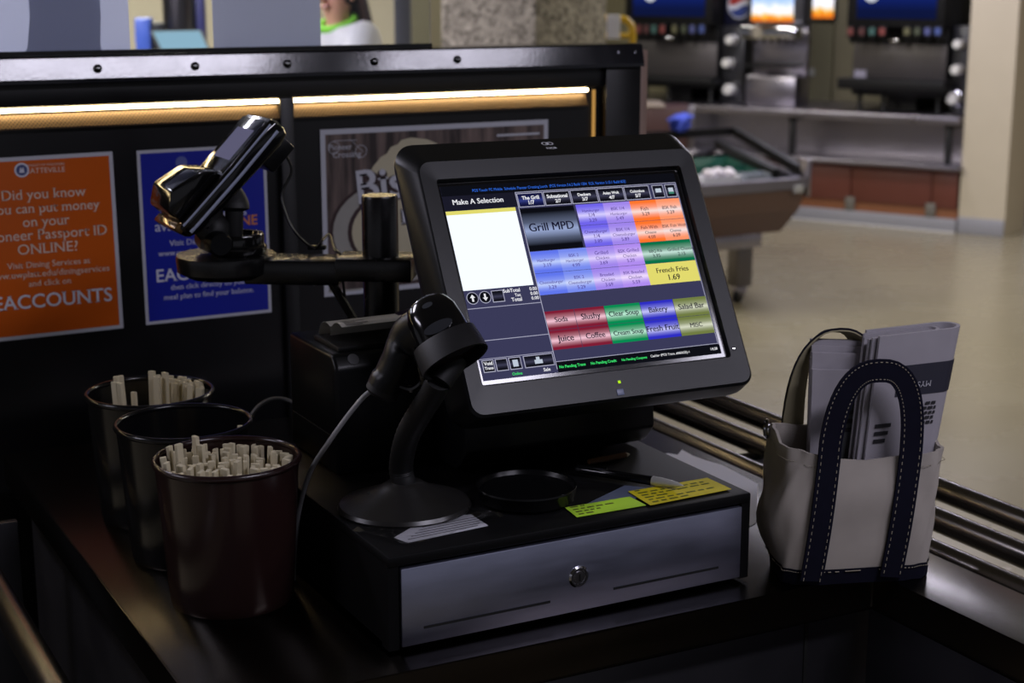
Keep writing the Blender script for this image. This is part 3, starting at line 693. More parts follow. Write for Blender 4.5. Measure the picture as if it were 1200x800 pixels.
for k, (y0, lab) in enumerate(((PYB - 0.047, 'back curled receipt on top of the receipt printer'), (PYB - 0.085, 'front curled receipt with faint print on top of the receipt printer'))):
    bm = new(); pts = []
    for q in range(15):
        a = PI * (0.04 + 0.62 * q / 14); pts.append((0, y0 - 0.0245 + 0.0255 * math.cos(a), PZT + 0.0008 + 0.0225 * math.sin(a)))
    # slip runs out of the slot, arches over and droops towards the front
    a, b = PXA + 0.022, PXB - 0.01
    R = [[(a, p[1], p[2] + (0.0062 if k else 0.0)), (b, p[1] + 0.004, p[2] + (0.0062 if k else 0.0)), (b, p[1] + 0.004, p[2] + (0.0066 if k else 0.0004)), (a, p[1], p[2] + (0.0066 if k else 0.0004))] for p in pts]
    loft(bm, R); o = tag(obj('receipt', bm, M_RCPT), lab, 'receipt', 'receipts on the printer')
    if k:
        for j in range(7):
            p = pts[8 + j] if 8 + j < 15 else pts[-1]; p0 = pts[7 + j] if 7 + j < 15 else pts[-2]
            bm = new(); xx = a + 0.006
            nrm = Vector((0, p[1] - (y0 - 0.0245), p[2] - PZT)).normalized() * 0.0009
            w_ = (0.03, 0.02, 0.035, 0.028, 0.015, 0.03, 0.022)[j]
            A = Vector((xx, p0[1], p0[2] + 0.0062)) + nrm; B = Vector((xx, (p[1] + p0[1]) / 2, (p[2] + p0[2]) / 2 + 0.0062)) + nrm
            quad(bm, [A, A + Vector((w_, 0.001, 0)), B + Vector((w_, 0.001, 0)), B]); obj('print_line', bm, mat('faint_print', (120, 116, 110), 0.7), o, smooth=False)

# ================================================================== THINGS ON THE DRAWER
# round black dish in front of the screen
t = thing('round_dish', (0.214, 0.098, DH), 'low round black dish under the front of the monitor', 'dish')
bm = new(); lathe(bm, [(0.0, 0.0), (0.050, 0.0), (0.0545, 0.004), (0.0555, 0.015), (0.0570, 0.017), (0.0565, 0.019), (0.0545, 0.0185), (0.052, 0.014), (0.0, 0.013)], Matrix.Translation((0.212, 0.097, DH)), 48); obj('bowl', bm, mat('dish_black', (8, 8, 9), 0.25, spec=0.3), t)
# stickers
M_GRNS = mat('fluorescent_green_paper', (170, 215, 50), 0.6, var=0.05); M_YELS = mat('yellow_paper', (206, 190, 26), 0.55, var=0.06); M_BLUS = mat('dull_blue_card', (84, 92, 112), 0.5, var=0.08)
def slip(name, label, px, m, z, rows, tc):
    P = [pz(x, y, DH + z) for x, y in px]
    bm = new(); a = [bm.verts.new(p) for p in P]; b = [bm.verts.new(p + Vector((0, 0, 0.0005))) for p in P]; n = len(P)
    bm.faces.new(list(reversed(a))); bm.faces.new(b)
    for k in range(n): bm.faces.new((a[k], a[(k + 1) % n], b[(k + 1) % n], b[k]))
    o = tag(obj(name, bm, m, smooth=False), label, 'note')
    A, B, C, D = tc(P)    # bl, br, tr, tl
    for k in range(rows):
        v = (k + 0.6) / (rows + 0.2); L0 = A.lerp(D, v); L1 = B.lerp(C, v)
        p0 = L0.lerp(L1, 0.06); x = 0.06
        bm = new()
        while x < 0.9:
            w_ = random.uniform(0.05, 0.13); 
            if x + w_ > 0.93: break
            q0, q1 = L0.lerp(L1, x), L0.lerp(L1, x + w_); up_ = (D - A).normalized() * 0.0034
            zz = Vector((0, 0, 0.0007)); quad(bm, [q0 + zz, q1 + zz, q1 + up_ + zz, q0 + up_ + zz]); x += w_ + 0.035
            if random.random() < 0.12: break
        if len(bm.faces): obj('print_line', bm, mat('note_ink', (84, 92, 20), 0.7), o, smooth=False)
    return o
slip('note_slip', 'dull blue card under the green and yellow notes on the drawer', [(672, 598), (740, 588), (762, 572), (732, 569)], M_BLUS, 0.0, 0, lambda P: P)
slip('note_slip', 'bright green price note on the drawer front edge', [(676, 606), (757, 592), (738, 582), (662, 595)], M_GRNS, 0.0007, 4, lambda P: P)
slip('note_slip', 'yellow price note lying under the tip of the pen', [(762, 592), (857, 573), (829, 560), (736, 576)], M_YELS, 0.0014, 6, lambda P: P)
# pen
A, B = pz(674, 549, DH + 0.008), pz(801, 569, DH + 0.0075)
t = thing('pen', A.lerp(B, 0.5) - Vector((0, 0, 0.006)), 'black ballpoint pen with a silver tip resting on the yellow note', 'pen')
d = B - A
bm = new(); tube(bm, [A, A + d * 0.02, A + d * 0.45, A + d * 0.72], [0.003, 0.0046, 0.0052, 0.0056], 14); obj('barrel', bm, M_BLKG, t)
bm = new(); tube(bm, [A + d * 0.72, A + d * 0.80, A + d * 0.94, A + d * 0.985, B], [0.0057, 0.0056, 0.0034, 0.0014, 0.0006], 14); obj('tip', bm, mat('pen_silver', (190, 190, 184), 0.35, 0.5), t)
bm = new(); tube(bm, [A + d * 0.03 + Vector((0, 0, 0.0055)), A + d * 0.3 + Vector((0, 0, 0.0062))], 0.0014, 6); obj('clip', bm, M_CHROME, t)
# second pen lying behind
A, B = pz(690, 541, DH + 0.005), pz(738, 532, DH + 0.005)
t = thing('pencil', A.lerp(B, 0.5) - Vector((0, 0, 0.004)), 'thin brown pencil half hidden under the register base', 'pencil')
bm = new(); tube(bm, [A, A.lerp(B, 0.9)], 0.0036, 6); obj('shaft', bm, mat('pencil_brown', (96, 66, 36), 0.4), t)
bm = new(); tube(bm, [A.lerp(B, 0.9), B], [0.0036, 0.0006], 6); obj('point', bm, M_WOOD, t)
# card in a clear plastic sleeve under the scanner foot
def clear_film():
    m = bpy.data.materials.new('clear_plastic_film'); m.use_nodes = True
    N = m.node_tree.nodes; L = m.node_tree.links; N.remove(N['Principled BSDF'])
    tr = N.new('ShaderNodeBsdfTransparent'); gl = N.new('ShaderNodeBsdfGlossy'); gl.inputs['Roughness'].default_value = 0.15
    ms = N.new('ShaderNodeMixShader'); ms.inputs[0].default_value = 0.3; L.new(tr.outputs[0], ms.inputs[1]); L.new(gl.outputs[0], ms.inputs[2]); L.new(ms.outputs[0], N['Material Output'].inputs['Surface']); return m
M_FILM = clear_film()
t = thing('sleeved_card', pz(500, 615, DH), 'white printed card in a crinkled clear plastic sleeve under the scanner stand', 'card')
P = [pz(x, y, DH + 0.0005) for x, y in [(462, 630), (478, 636), (572, 616), (552, 603), (500, 608)]]
bm = new(); a = [bm.verts.new(p) for p in P]; b = [bm.verts.new(p + Vector((0, 0, 0.0006))) for p in P]; bm.faces.new(b); bm.faces.new(a)
for k in range(5): bm.faces.new((a[k], a[(k + 1) % 5], b[(k + 1) % 5], b[k]))
cd = obj('card', bm, M_PAPER, t, smooth=False)
for k in range(5):
    A = pz(478 + 6 * k * 0.7, 632 - 3.6 * k, DH + 0.0012); B = pz(560 + 3 * k * 0.7, 615.5 - 3.0 * k, DH + 0.0012)
    bm = new(); tube(bm, [A, B], 0.0004, 4); obj('print_line', bm, M_INK, cd, smooth=False)
bm = new(); nx, ny = 18, 8
Q = [pz(x, y, DH + 0.002) for x, y in [(412, 622), (478, 640), (592, 607), (540, 595)]]
rows = []
for j in range(ny + 1):
    rw = []
    for i in range(nx + 1):
        p = Q[0].lerp(Q[1], j / ny).lerp(Q[3].lerp(Q[2], j / ny), i / nx); edge = abs(i / nx - 0.5) * 2
        rw.append(p + Vector((0, 0, random.uniform(0, 0.0022 + 0.004 * edge ** 3))))
    rows.append(rw)
loft(bm, rows, cap=False, closed=False); obj('sleeve', bm, M_FILM, t, ang=20)

# ================================================================== BARCODE SCANNER IN ITS STAND
SB = Vector((0.080, 0.137, DH))
D0 = (SB - CAM).dot(FW)
def sd(x, y, dd=0.0): return pd(x, y, D0 + dd)
t = thing('scanner_stand', SB, 'black gooseneck scanner stand with a domed foot and cup', 'scanner stand')
bm = new()
lathe(bm, [(0.072, 0.0), (0.0735, 0.003), (0.071, 0.007), (0.055, 0.013), (0.036, 0.020), (0.024, 0.027), (0.020, 0.030), (0.0, 0.031)], at(SB, rz=0.0) @ Matrix.Diagonal((1.02, 0.98, 1, 1)), 48); ft = obj('foot', bm, mat('stand_satin_black', (30, 29, 28), 0.3, var=0.15), t)
bm = new(); lathe(bm, [(0.0045, 0), (0.0045, 0.0008), (0.0, 0.0009)], Matrix.Translation(SB + Vector((-0.035, 0.012, 0.0186))), 14); obj('foot_screw', bm, M_DARK, ft)
npts = curve([SB + Vector((0, 0, 0.026)), sd(470, 545, -0.01), sd(477, 512, -0.04), sd(492, 484, -0.07), sd(506, 462, -0.095), sd(514, 446, -0.11)], 10)
bm = new(); tube(bm, npts, [0.0132 + 0.0005 * (k % 2) for k in range(len(npts))], 16); obj('gooseneck', bm, M_BLKM, t)
# head axis: from the rounded back (upper left) to the window (lower right, nearer)
HA, HB = sd(496, 349, -0.106), sd(534, 424, -0.132)
hx = (HB - HA); HL = hx.length; hx.normalize()
hn = (-FW + UP * 0.35 - RT * 0.12); hn = (hn - hx * hn.dot(hx)).normalized(); hs = hx.cross(hn)
def hp(a, s, n): return HA + hx * a + hs * s + hn * n
def hring(a, w, u, d_, n=28, off=0.0):
    """section at a: half width w, upper height u, lower depth d_"""
    out = []
    for k in range(n):
        q = 2 * PI * k / n; c, s_ = math.cos(q), math.sin(q)
        out.append(hp(a, w * c, off + (u if s_ > 0 else d_) * s_))
    return out
# cup
bm = new()
for (a0, a1) in ((0.58, 0.985),):
    ro = [hring(HL * 0.64, 0.0345, 0.022, 0.034), hring(HL * 0.80, 0.0360, 0.0275, 0.035), hring(HL * 1.0, 0.0370, 0.031, 0.033)]
    ri = [hring(HL * 1.0, 0.0345, 0.0285, 0.030), hring(HL * 0.80, 0.0338, 0.0247, 0.033), hring(HL * 0.64, 0.0325, 0.0195, 0.032)]
    R = ro + ri; loft(bm, R + [R[0]], cap=False)
bmesh.ops.remove_doubles(bm, verts=bm.verts[:], dist=1e-6)
obj('cup', bm, M_BLKM, t, ang=40)
bm = new(); tube(bm, [sd(514, 448, -0.11), hp(HL * 0.8, 0, -0.030)], [0.014, 0.017], 14); obj('cup_mount', bm, M_BLKM, t)
t = thing('barcode_scanner', hp(0.03, 0, -0.03), 'glossy black handheld barcode scanner resting in the gooseneck stand', 'scanner')
bm = new()
secs = [(0.0, 0.003, 0.002, 0.002), (0.002, 0.014, 0.008, 0.010), (0.008, 0.0225, 0.0135, 0.018), (0.020, 0.0275, 0.0175, 0.025), (0.036, 0.0290, 0.0185, 0.027), (0.054, 0.0300, 0.0175, 0.028), (0.072, 0.0310, 0.020, 0.028), (HL * 0.88, 0.0325, 0.024, 0.028), (HL * 0.91, 0.0325, 0.024, 0.028)]
loft(bm, [hring(*s) for s in secs]); hd = obj('head', bm, M_BLKG, t, ang=50)
bm = new(); loft(bm, [hring(HL * 0.911, 0.028, 0.020, 0.023), hring(HL * 0.914, 0.027, 0.019, 0.022)]); obj('scan_window', bm, mat('red_black_window', (20, 6, 7), 0.08), t)
bm = new(); n = 20
loft(bm, [[hp(0.016 + 0.0028 * math.sin(2 * PI * k / n), 0.0 + 0.0058 * math.cos(2 * PI * k / n), z_) for k in range(n)] for z_ in (0.0150, 0.0172)]); obj('indicator_lamp', bm, mat('indicator_grey', (60, 62, 66), 0.1), t)
bm = new(); loft(bm, [[hp(0.043 + 0.006 * math.sin(2 * PI * k / n), 0.0 + 0.016 * math.cos(2 * PI * k / n), z_) for k in range(n)] for z_ in (0.0165, 0.0188)]); obj('badge', bm, mat('badge_grey', (46, 48, 52), 0.25), t)
# handle leaves the underside and runs down to the left
hpts = curve([hp(0.028, 0.0, -0.012), sd(478, 398, -0.075), sd(464, 426, -0.068), sd(450, 454, -0.062)], 8)
bm = new(); nn = len(hpts); tube(bm, hpts, [(0.0165 + 0.003 * (1 - k / nn) + 0.002 * (k > nn * 0.8), 0.0205 + 0.006 * (1 - k / nn)) for k in range(nn)], 20, up=tuple(hs)); obj('handle', bm, M_BLK, t, ang=50)
bm = new(); tube(bm, curve([sd(486, 408, -0.095), sd(493, 428, -0.10), sd(496, 446, -0.095), sd(484, 456, -0.085), sd(468, 452, -0.075)], 6), (0.0042), 10); obj('trigger_guard', bm, M_BLKG, t)
E0 = hpts[-1]
bm = new(); tube(bm, [E0 - (E0 - hpts[-2]).normalized() * 0.004, E0 + (E0 - hpts[-2]).normalized() * 0.006, E0 + (E0 - hpts[-2]).normalized() * 0.010], [0.0185, 0.0185, 0.0145], 20); obj('handle_cap', bm, M_BLKM, t)
# scanner cable: from the handle down past the drawer side onto the counter
cp = [E0 + Vector((0, 0, -0.004)), sd(432, 460, -0.06), sd(410, 484, -0.055), sd(384, 520, -0.045)]
XC = -0.0065
def pxx(x, y, X):
    d_ = pray(x, y); return CAM + d_ * ((X - CAM.x) / d_.x)
cp += [pxx(364, 552, XC - 0.001), pxx(351, 596, XC - 0.002), pxx(345, 650, XC - 0.004), pxx(344, 690, XC - 0.006)]
e = cp[-1]; cp += [Vector((e.x - 0.001, e.y + 0.008, 0.0045)), Vector((e.x + 0.001, e.y + 0.05, 0.0032)), Vector((e.x, 0.30, 0.0032)), Vector((e.x + 0.0, 0.50, 0.0032)), Vector((0.10, 0.56, 0.0032))]
bm = new(); tube(bm, curve(cp, 8), 0.0027, 10); tag(obj('cable', bm, M_CABLE), 'grey cable hanging from the scanner handle beside the drawer', 'cable')
A = py(299, 480, 0.66); B = py(336, 468, 0.66)
bm = new(); tube(bm, curve([(A.x - 0.06, 0.70, 0.0035), (A.x - 0.02, 0.68, 0.03), A, B, (B.x + 0.05, 0.60, 0.06), (B.x + 0.06, 0.53, 0.0035)], 8), 0.0026, 8); tag(obj('cable', bm, M_CABLE), 'pale cable arching behind the buckets towards the printer', 'cable')

# loose white sheet between drawer and tray slide
P = [pz(*q, 0.0006) for q in [(783, 531), (794, 533), (799, 527), (812, 534), (826, 539), (846, 545), (866, 555), (888, 567), (886, 612), (880, 616)]]
bm = new(); poly = [(p.x, p.y) for p in P] + [(DW + 0.004, P[-1].y), (DW + 0.004, 0.47)]
prism(bm, poly, 0.0003, 0.0009); tag(obj('paper_sheet', bm, M_PAPER, smooth=False), 'loose white paper with a torn edge right of the cash drawer', 'paper')

# ================================================================== BUCKETS OF STICKS
BH, BRT, BRB = 0.166, 0.082, 0.068
def bucket(x, y, label, m):
    t = thing('bucket', (x, y, 0), label, 'bucket', 'buckets of sticks')
    M_ = Matrix.Translation((x, y, 0))
    bm = new(); lathe(bm, [(0.0, 0.003), (BRB - 0.006, 0.003), (BRB - 0.001, 0.0), (BRB + 0.0005, 0.004), (BRB + 0.0012, 0.012), (BRT - 0.004, BH - 0.02), (BRT - 0.003, BH - 0.006), (BRT - 0.0055, BH - 0.006), (BRT - 0.0065, BH - 0.02), (BRB - 0.0025, 0.012), (BRB - 0.006, 0.006), (0.0, 0.006)], M_, 64); obj('wall', bm, m, t)
    bm = new(); n = 10
    lathe(bm, [(BRT - 0.003 + 0.0033 * math.cos(2 * PI * k / n), BH - 0.0035 + 0.0038 * math.sin(2 * PI * k / n)) for k in range(n + 1)], M_, 64, cap=False); bmesh.ops.remove_doubles(bm, verts=bm.verts[:], dist=1e-6); obj('rim', bm, m, t)
    return t
M_B1 = mat('maroon_plastic', (36, 21, 20), 0.22, var=0.12, scale=10, rvar=0.05); M_B2 = mat('black_bucket_plastic', (15, 15, 17), 0.2, var=0.12, scale=10, rvar=0.05)
BK = [(-0.091, 0.233), (-0.091, 0.397), (-0.087, 0.559)]
bucket(*BK[0], 'front maroon bucket packed full of pale sticks', M_B1)
bucket(*BK[1], 'middle black bucket, nearly empty, with few sticks', M_B2)
bucket(*BK[2], 'rear black bucket half filled with pale sticks', M_B2)
LST = 0.150
stick_me = []
for k, (w_, d_) in enumerate(((0.0085, 0.0050), (0.0072, 0.0046), (0.0100, 0.0046))):
    bm = new(); box(bm, (-w_ / 2, -d_ / 2, 0), (w_ / 2, d_ / 2, LST), bev=0.0005, seg=1)
    me = bpy.data.meshes.new('wooden_stick'); bm.to_mesh(me); bm.free(); me.materials.append(M_WOOD); stick_me.append(me)
def stick(base, top, label, group):
    base, top = Vector(base), Vector(top); d_ = (top - base).normalized()
    q = d_.to_track_quat('Z', 'Y').to_matrix().to_4x4()
    o = bpy.data.objects.new('wooden_stick', random.choice(stick_me)); COL.objects.link(o)
    o.matrix_world = Matrix.Translation(base) @ q @ Matrix.Rotation(random.uniform(0, PI), 4, 'Z')
    tag(o, label, 'stick', group)
def fill(c, spots, label, group, dz=(0, 0.012), lean=0.35):
    for (a, r_, extra) in spots:
        zt = 0.0065 + LST + random.uniform(*dz) + extra
        R_ = (BRT - 0.012) * r_
        tp = Vector((c[0] + R_ * math.cos(a), c[1] + R_ * math.sin(a), zt))
        rb = min(BRB - 0.012, R_ * random.uniform(0.75, 0.9)); a2 = a + random.uniform(-0.12, 0.12)
        bs = Vector((c[0] + rb * math.cos(a2), c[1] + rb * math.sin(a2), 0.0065))
        d_ = (tp - bs).normalized(); bs = tp - d_ * LST
        stick(bs, tp, label, group)
sp = []
for ring, n in ((0.10, 3), (0.32, 9), (0.55, 16), (0.78, 23), (0.97, 30)):
    for k in range(n): sp.append((2 * PI * (k + random.uniform(-0.25, 0.25)) / n, ring + random.uniform(-0.05, 0.03), (random.random() ** 3) * 0.010))
for a, r_, e_ in ((2.7, 0.75, 0.022), (2.2, 0.6, 0.020), (2.35, 0.45, 0.018)): sp.append((a, r_, e_))
fill(BK[0], sp, 'pale wooden stick standing in the full front bucket', 'sticks in the front bucket', dz=(-0.001, 0.008))
sp = [(a, r_, e_) for a, r_, e_ in ((4.0, 0.97, 0.004), (4.2, 0.97, 0.0), (4.35, 0.96, 0.002), (4.62, 0.97, 0.001), (5.9, 0.97, 0.0), (3.9, 0.8, -0.01), (4.5, 0.8, -0.012))]
fill(BK[1], sp, 'pale wooden stick standing in the nearly empty middle bucket', 'sticks in the middle bucket', dz=(-0.002, 0.002))
sp = []
for k in range(22): sp.append((3.7 + 2.9 * k / 21, 0.97 + random.uniform(-0.03, 0.01), -0.004))
for k in range(16): sp.append((-0.35 + 1.5 * k / 15, 0.94 + random.uniform(-0.05, 0.02), 0.012))
for k in range(14): sp.append((-0.2 + 1.3 * k / 13, 0.74 + random.uniform(-0.04, 0.04), 0.010))
for a, r_, e_ in ((3.45, 0.62, 0.028), (3.3, 0.66, 0.030), (3.15, 0.60, 0.030), (3.0, 0.52, 0.031), (2.6, 0.3, 0.008), (0.9, 0.35, 0.024), (1.2, 0.5, 0.026), (0.6, 0.45, 0.025), (3.35, 0.97, 0.0)): sp.append((a, r_, e_))
fill(BK[2], sp, 'pale wooden stick standing in the half filled rear bucket', 'sticks in the rear bucket', dz=(-0.003, 0.003))

# ================================================================== POLE WITH ARM AND CARD TERMINAL
ZA = 0.328
PC = pz(446, 299, ZA); PC.z = 0
t = thing('pole_mount', (PC.x, PC.y, 0), 'black pole mount with a flat arm and round end plate', 'pole mount')
bm = new(); lathe(bm, [(0.048, 0.0), (0.048, 0.006), (0.03, 0.009), (0.0235, 0.012), (0.0235, ZA - 0.022)], Matrix.Translation(PC), 36); obj('pole', bm, M_SATIN, t)
zt = ZA + 0.079
bm = new(); lathe(bm, [(0.0237, ZA), (0.0237, zt - 0.003), (0.0225, zt), (0.0, zt)], Matrix.Translation(PC), 36); obj('pole_cap', bm, M_SATIN, t)
EP = pz(265, 300, ZA - 0.004); EP.z = ZA
ad = Vector((EP.x - PC.x, EP.y - PC.y, 0)); AL = ad.length; ad.normalize(); an = Vector((-ad.y, ad.x, 0))
AM = basis((PC.x, PC.y, ZA), ad, an, (0, 0, 1))
bm = new(); box(bm, (-0.045, -0.033, -0.030), (0.055, 0.033, 0.0), AM, 0.003); obj('arm', bm, M_SATIN, t)
bm = new(); box(bm, (0.05, -0.030, -0.036), (AL - 0.03, 0.030, -0.004), AM, 0.003); obj('arm', bm, M_SATIN, t)
bm = new(); lathe(bm, [(0.05, -0.030), (0.064, -0.022), (0.0655, -0.006), (0.0645, -0.001), (0.0, 0.0)], Matrix.Translation(EP), 48); obj('end_plate', bm, M_SATIN, t)
bm = new(); tube(bm, [AM @ Vector((0.07, 0.0, -0.03)), Vector((PC.x, PC.y, 0.215)) + ad * 0.022], 0.006, 8); obj('brace', bm, M_SATIN, t)
# swivel cup
SWC = EP + Vector((0.016, -0.004, 0))
bm = new(); lathe(bm, [(0.036, 0.0), (0.0375, 0.003), (0.0375, 0.009), (0.036, 0.0105), (0.034, 0.012), (0.0345, 0.024), (0.033, 0.0265), (0.026, 0.0265), (0.024, 0.018), (0.0, 0.016)], Matrix.Translation(SWC), 40); obj('swivel_cup', bm, M_BLKG, t)

# card terminal: length L runs up to the right, screen looks left, width towards the viewer
TE = math.radians(46)
TL = Vector((math.cos(TE), 0, math.sin(TE))); TW = Vector((0, -1, 0)); TN = TL.cross(TW) * 1.0
if TN.x > 0: TN = -TN
TWID, TLEN = 0.110, 0.186
cor = py(211, 266, EP.y - TWID / 2)                       # near lower corner of the face
TO = cor - TW * (TWID / 2)                                # middle of the lower end of the face
t = thing('card_terminal', EP + Vector((0, 0, 0.0)), 'glossy black card payment terminal tilted on the round arm plate', 'card terminal')
def tp(l, w, n): return TO + TL * l + TW * w + TN * n
def tring(l, hw, n0, n1, r=0.008, k=4):
    hw *= 1.24
    return [tp(l, a, b) for a, b in rrect(hw * 2, n1 - n0, min(r, (n1 - n0) / 2.2), k, 0, (n0 + n1) / 2)]
bm = new()
loft(bm, [tring(-0.004, 0.034, -0.018, -0.004), tring(0.0, 0.040, -0.022, 0.0), tring(0.012, 0.044, -0.026, 0.0), tring(0.09, 0.045, -0.030, 0.0), tring(0.165, 0.044, -0.034, 0.0), tring(0.181, 0.041, -0.032, -0.002), tring(TLEN, 0.034, -0.026, -0.008)])
body = obj('body', bm, M_BLKG, t, ang=40)
M_SILV = mat('silver_trim', (178, 186, 212), 0.3, 0.5, var=0.05)
for (n0, n1) in ((-0.0045, -0.0015), (-0.018, -0.0135)):
    bm = new(); tube(bm, [tp(0.004, 0.0530, (n0 + n1) / 2), tp(0.02, 0.0552, (n0 + n1) / 2), tp(0.10, 0.0563, (n0 + n1) / 2 - 0.001), tp(0.175, 0.0536, (n0 + n1) / 2 - 0.001)], (n1 - n0) / 2, 8, flat=0.5, up=tuple(TN)); obj('side_trim', bm, M_SILV, t)
bm = new(); bmM = basis(tp(0.0, 0, 0), tuple(TW), tuple(TL), tuple(TN))
box(bm, (-0.045, 0.088, -0.001), (0.045, 0.176, 0.0012), bmM, 0.0006); obj('screen_lens', bm, M_BLKG, t)
bm = new(); box(bm, (-0.030, 0.108, 0.0010), (0.034, 0.158, 0.0016), bmM); obj('screen', bm, emat('terminal_screen', (120, 118, 150), 0.55), t)
# privacy hood over the keypad
bm = new()
hood = [[tp(0.006, s * 0.044, 0.0), tp(0.006, s * 0.043, 0.022), tp(0.030, s * 0.044, 0.036), tp(0.070, s * 0.044, 0.024), tp(0.088, s * 0.043, 0.004), tp(0.080, s * 0.040, 0.0)] for s in (-1, 1)]
loft(bm, hood); bmesh.ops.bevel(bm, geom=bm.edges[:], offset=0.004, segments=2, profile=0.5, affect='EDGES'); obj('keypad_hood', bm, M_BLKG, t, ang=40)
bm = new(); box(bm, (-0.048, -0.006, -0.010), (0.048, 0.006, 0.002), bmM, 0.002); obj('card_slot_lip', bm, mat('bronze_gloss', (110, 84, 52), 0.15, 0.7), t)
# bracket that carries it on the swivel cup
bm = new(); tube(bm, curve([tp(0.05, 0, -0.026), tp(0.03, 0, -0.045), SWC + Vector((-0.030, -0.0, 0.034)), SWC + Vector((-0.032, 0, 0.008))], 6), (0.021), 16, flat=0.8); obj('cradle_arm', bm, M_BLKM, t)
bm = new(); tube(bm, curve([tp(0.08, 0, -0.03), tp(0.075, 0, -0.05), SWC + Vector((-0.004, 0.0, 0.055)), SWC + Vector((-0.006, 0, 0.018))], 6), [0.02] * 12 + [0.012] * 7, 14, flat=0.6); obj('cradle_arm', bm, M_BLKM, t)
bm = new(); lathe(bm, [(0.0, -0.034), (0.014, -0.034), (0.016, -0.030), (0.016, 0.030), (0.014, 0.034), (0.0, 0.034)], at(SWC + Vector((-0.034, 0, 0.018)), rx=PI / 2), 24); obj('tilt_pivot', bm, M_BLK, t)
bm = new(); box(bm, (-0.030, 0.135, -0.058), (0.030, 0.180, -0.030), bmM, 0.004); obj('connector_bulge', bm, M_BLK, t)
# its cable
b0 = tp(0.170, 0.012, -0.05)
c2 = pz(368, 292, ZA + 0.001); 
bm = new(); tube(bm, curve([b0, b0 + Vector((0.012, 0.0, -0.03)), py(330, 230, EP.y - 0.01), py(343, 268, EP.y - 0.03), c2 + Vector((0, 0, 0.001)), c2 + Vector((0.012, -0.002, 0.012)), pz(386, 280, ZA + 0.0) + Vector((0.0, 0, 0.006)), pz(392, 292, ZA + 0.0015), pz(393, 296, ZA) + Vector((0.002, -0.016, -0.004)), pz(393, 296, ZA) + Vector((0.004, -0.018, -0.05)), Vector((PC.x - 0.03, PC.y - 0.01, 0.05)), Vector((PC.x - 0.05, PC.y + 0.05, 0.003))], 8), 0.0019, 8)
tag(obj('cable', bm, M_CABLEB), 'thin black cable from the card terminal looping over the arm', 'cable')
bm = new(); box(bm, (-0.012, -0.006, 0), (0.012, 0.006, 0.005), at(c2 + Vector((0.006, 0.004, -0.001)), rz=math.atan2(ad.y, ad.x)), 0.001); tag(obj('cable_plug', bm, M_BLKM), 'small black plug lying on the pole mount arm', 'plug')

# ================================================================== CANVAS TOTE WITH NEWSPAPERS
ta = math.radians(-20.0)
TU = Vector((math.cos(ta), math.sin(ta), 0)); TV = Vector((-math.sin(ta), math.cos(ta), 0))
TC = Vector((0.5785, -0.022, 0.0))
def tt(u, v, z): return TC + TU * u + TV * v + Vector((0, 0, z))
BHW, BHD, BHT = 0.089, 0.050, 0.157
t = thing('tote_bag', TC, 'cream canvas tote bag with navy handles holding newspapers', 'bag')
def bag_pt(th, k, inner=0.0):
    """outline of the bag at height fraction k; soft rectangle with folds"""
    e = 0.42
    c, s = math.cos(th), math.sin(th)
    hw = BHW * (0.985 + 0.05 * math.sin(PI * k * 0.9)) - inner; hd = BHD * (0.96 + 0.10 * math.sin(PI * k)) - inner
    u = hw * math.copysign(abs(c) ** e, c); v = hd * math.copysign(abs(s) ** e, s)
    f = 0.0016 * math.sin(7 * th + 9 * k) * k + 0.0012 * math.sin(13 * th - 14 * k)
    # left face sags outwards, front rim dips
    if c < 0: u -= 0.010 * math.sin(PI * min(1, k * 1.05)) * abs(c) - 0.004 * math.sin(11 * k + 3 * s) * abs(c)
    z = BHT * k
    if k > 0.6:
        w = (k - 0.6) / 0.4
        z += w * (0.010 * max(0, -c) + (-0.004 if s < 0 else 0.006) - 0.006 * math.exp(-((u - 0.0) / 0.04) ** 2) * (s < 0))
        u += w * 0.010 * (1 if c > 0.2 else 0)
    return u + f * c, v + f * s, z
n = 72; ks = [0.0, 0.03, 0.08, 0.14, 0.22, 0.32, 0.42, 0.52, 0.62, 0.72, 0.82, 0.9, 0.95, 0.985, 1.0]
BB = 0.115
bm = new()
rings = [[tt(*bag_pt(2 * PI * j / n, k)) for j in range(n)] for k in [BB] + [q for q in ks if q > BB]]
inn = [[tt(*(lambda a: (a[0], a[1], a[2] - 0.0005))(bag_pt(2 * PI * j / n, k, 0.0035))) for j in range(n)] for k in reversed(ks[1:])]
loft(bm, rings + inn, cap=False); body = obj('canvas_body', bm, M_CANVAS, t, ang=60)
bm = new()
rings = [[tt(*(lambda a: (a[0] * 1.006, a[1] * 1.01, max(0.0005, a[2])))(bag_pt(2 * PI * j / n, k))) for j in range(n)] for k in (0.0, 0.03, 0.07, BB + 0.012)]
R0 = [[p.lerp(tt(0, 0, 0.0005), 0.5) for p in rings[0]]]
loft(bm, R0 + rings, cap=False)
bm.faces.new([v for v in bm.verts][:n]); obj('base_panel', bm, M_NAVY, t, ang=60)
def on_front(u, z, off):
    """point just outside the front (s=-1) or back face"""
    k = max(0.0, min(1.0, z / BHT)); hd = BHD * (0.96 + 0.10 * math.sin(PI * k))
    return tt(u, -hd - off, z)
def stitch(pts, nm, par):
    bm = new(); P = pts
    for k in range(0, len(P) - 1, 2): tube(bm, [P[k], P[k].lerp(P[k + 1], 0.9)], 0.0005, 5)
    o = obj(nm, bm, M_STITCH, par); o['kind'] = 'stuff'
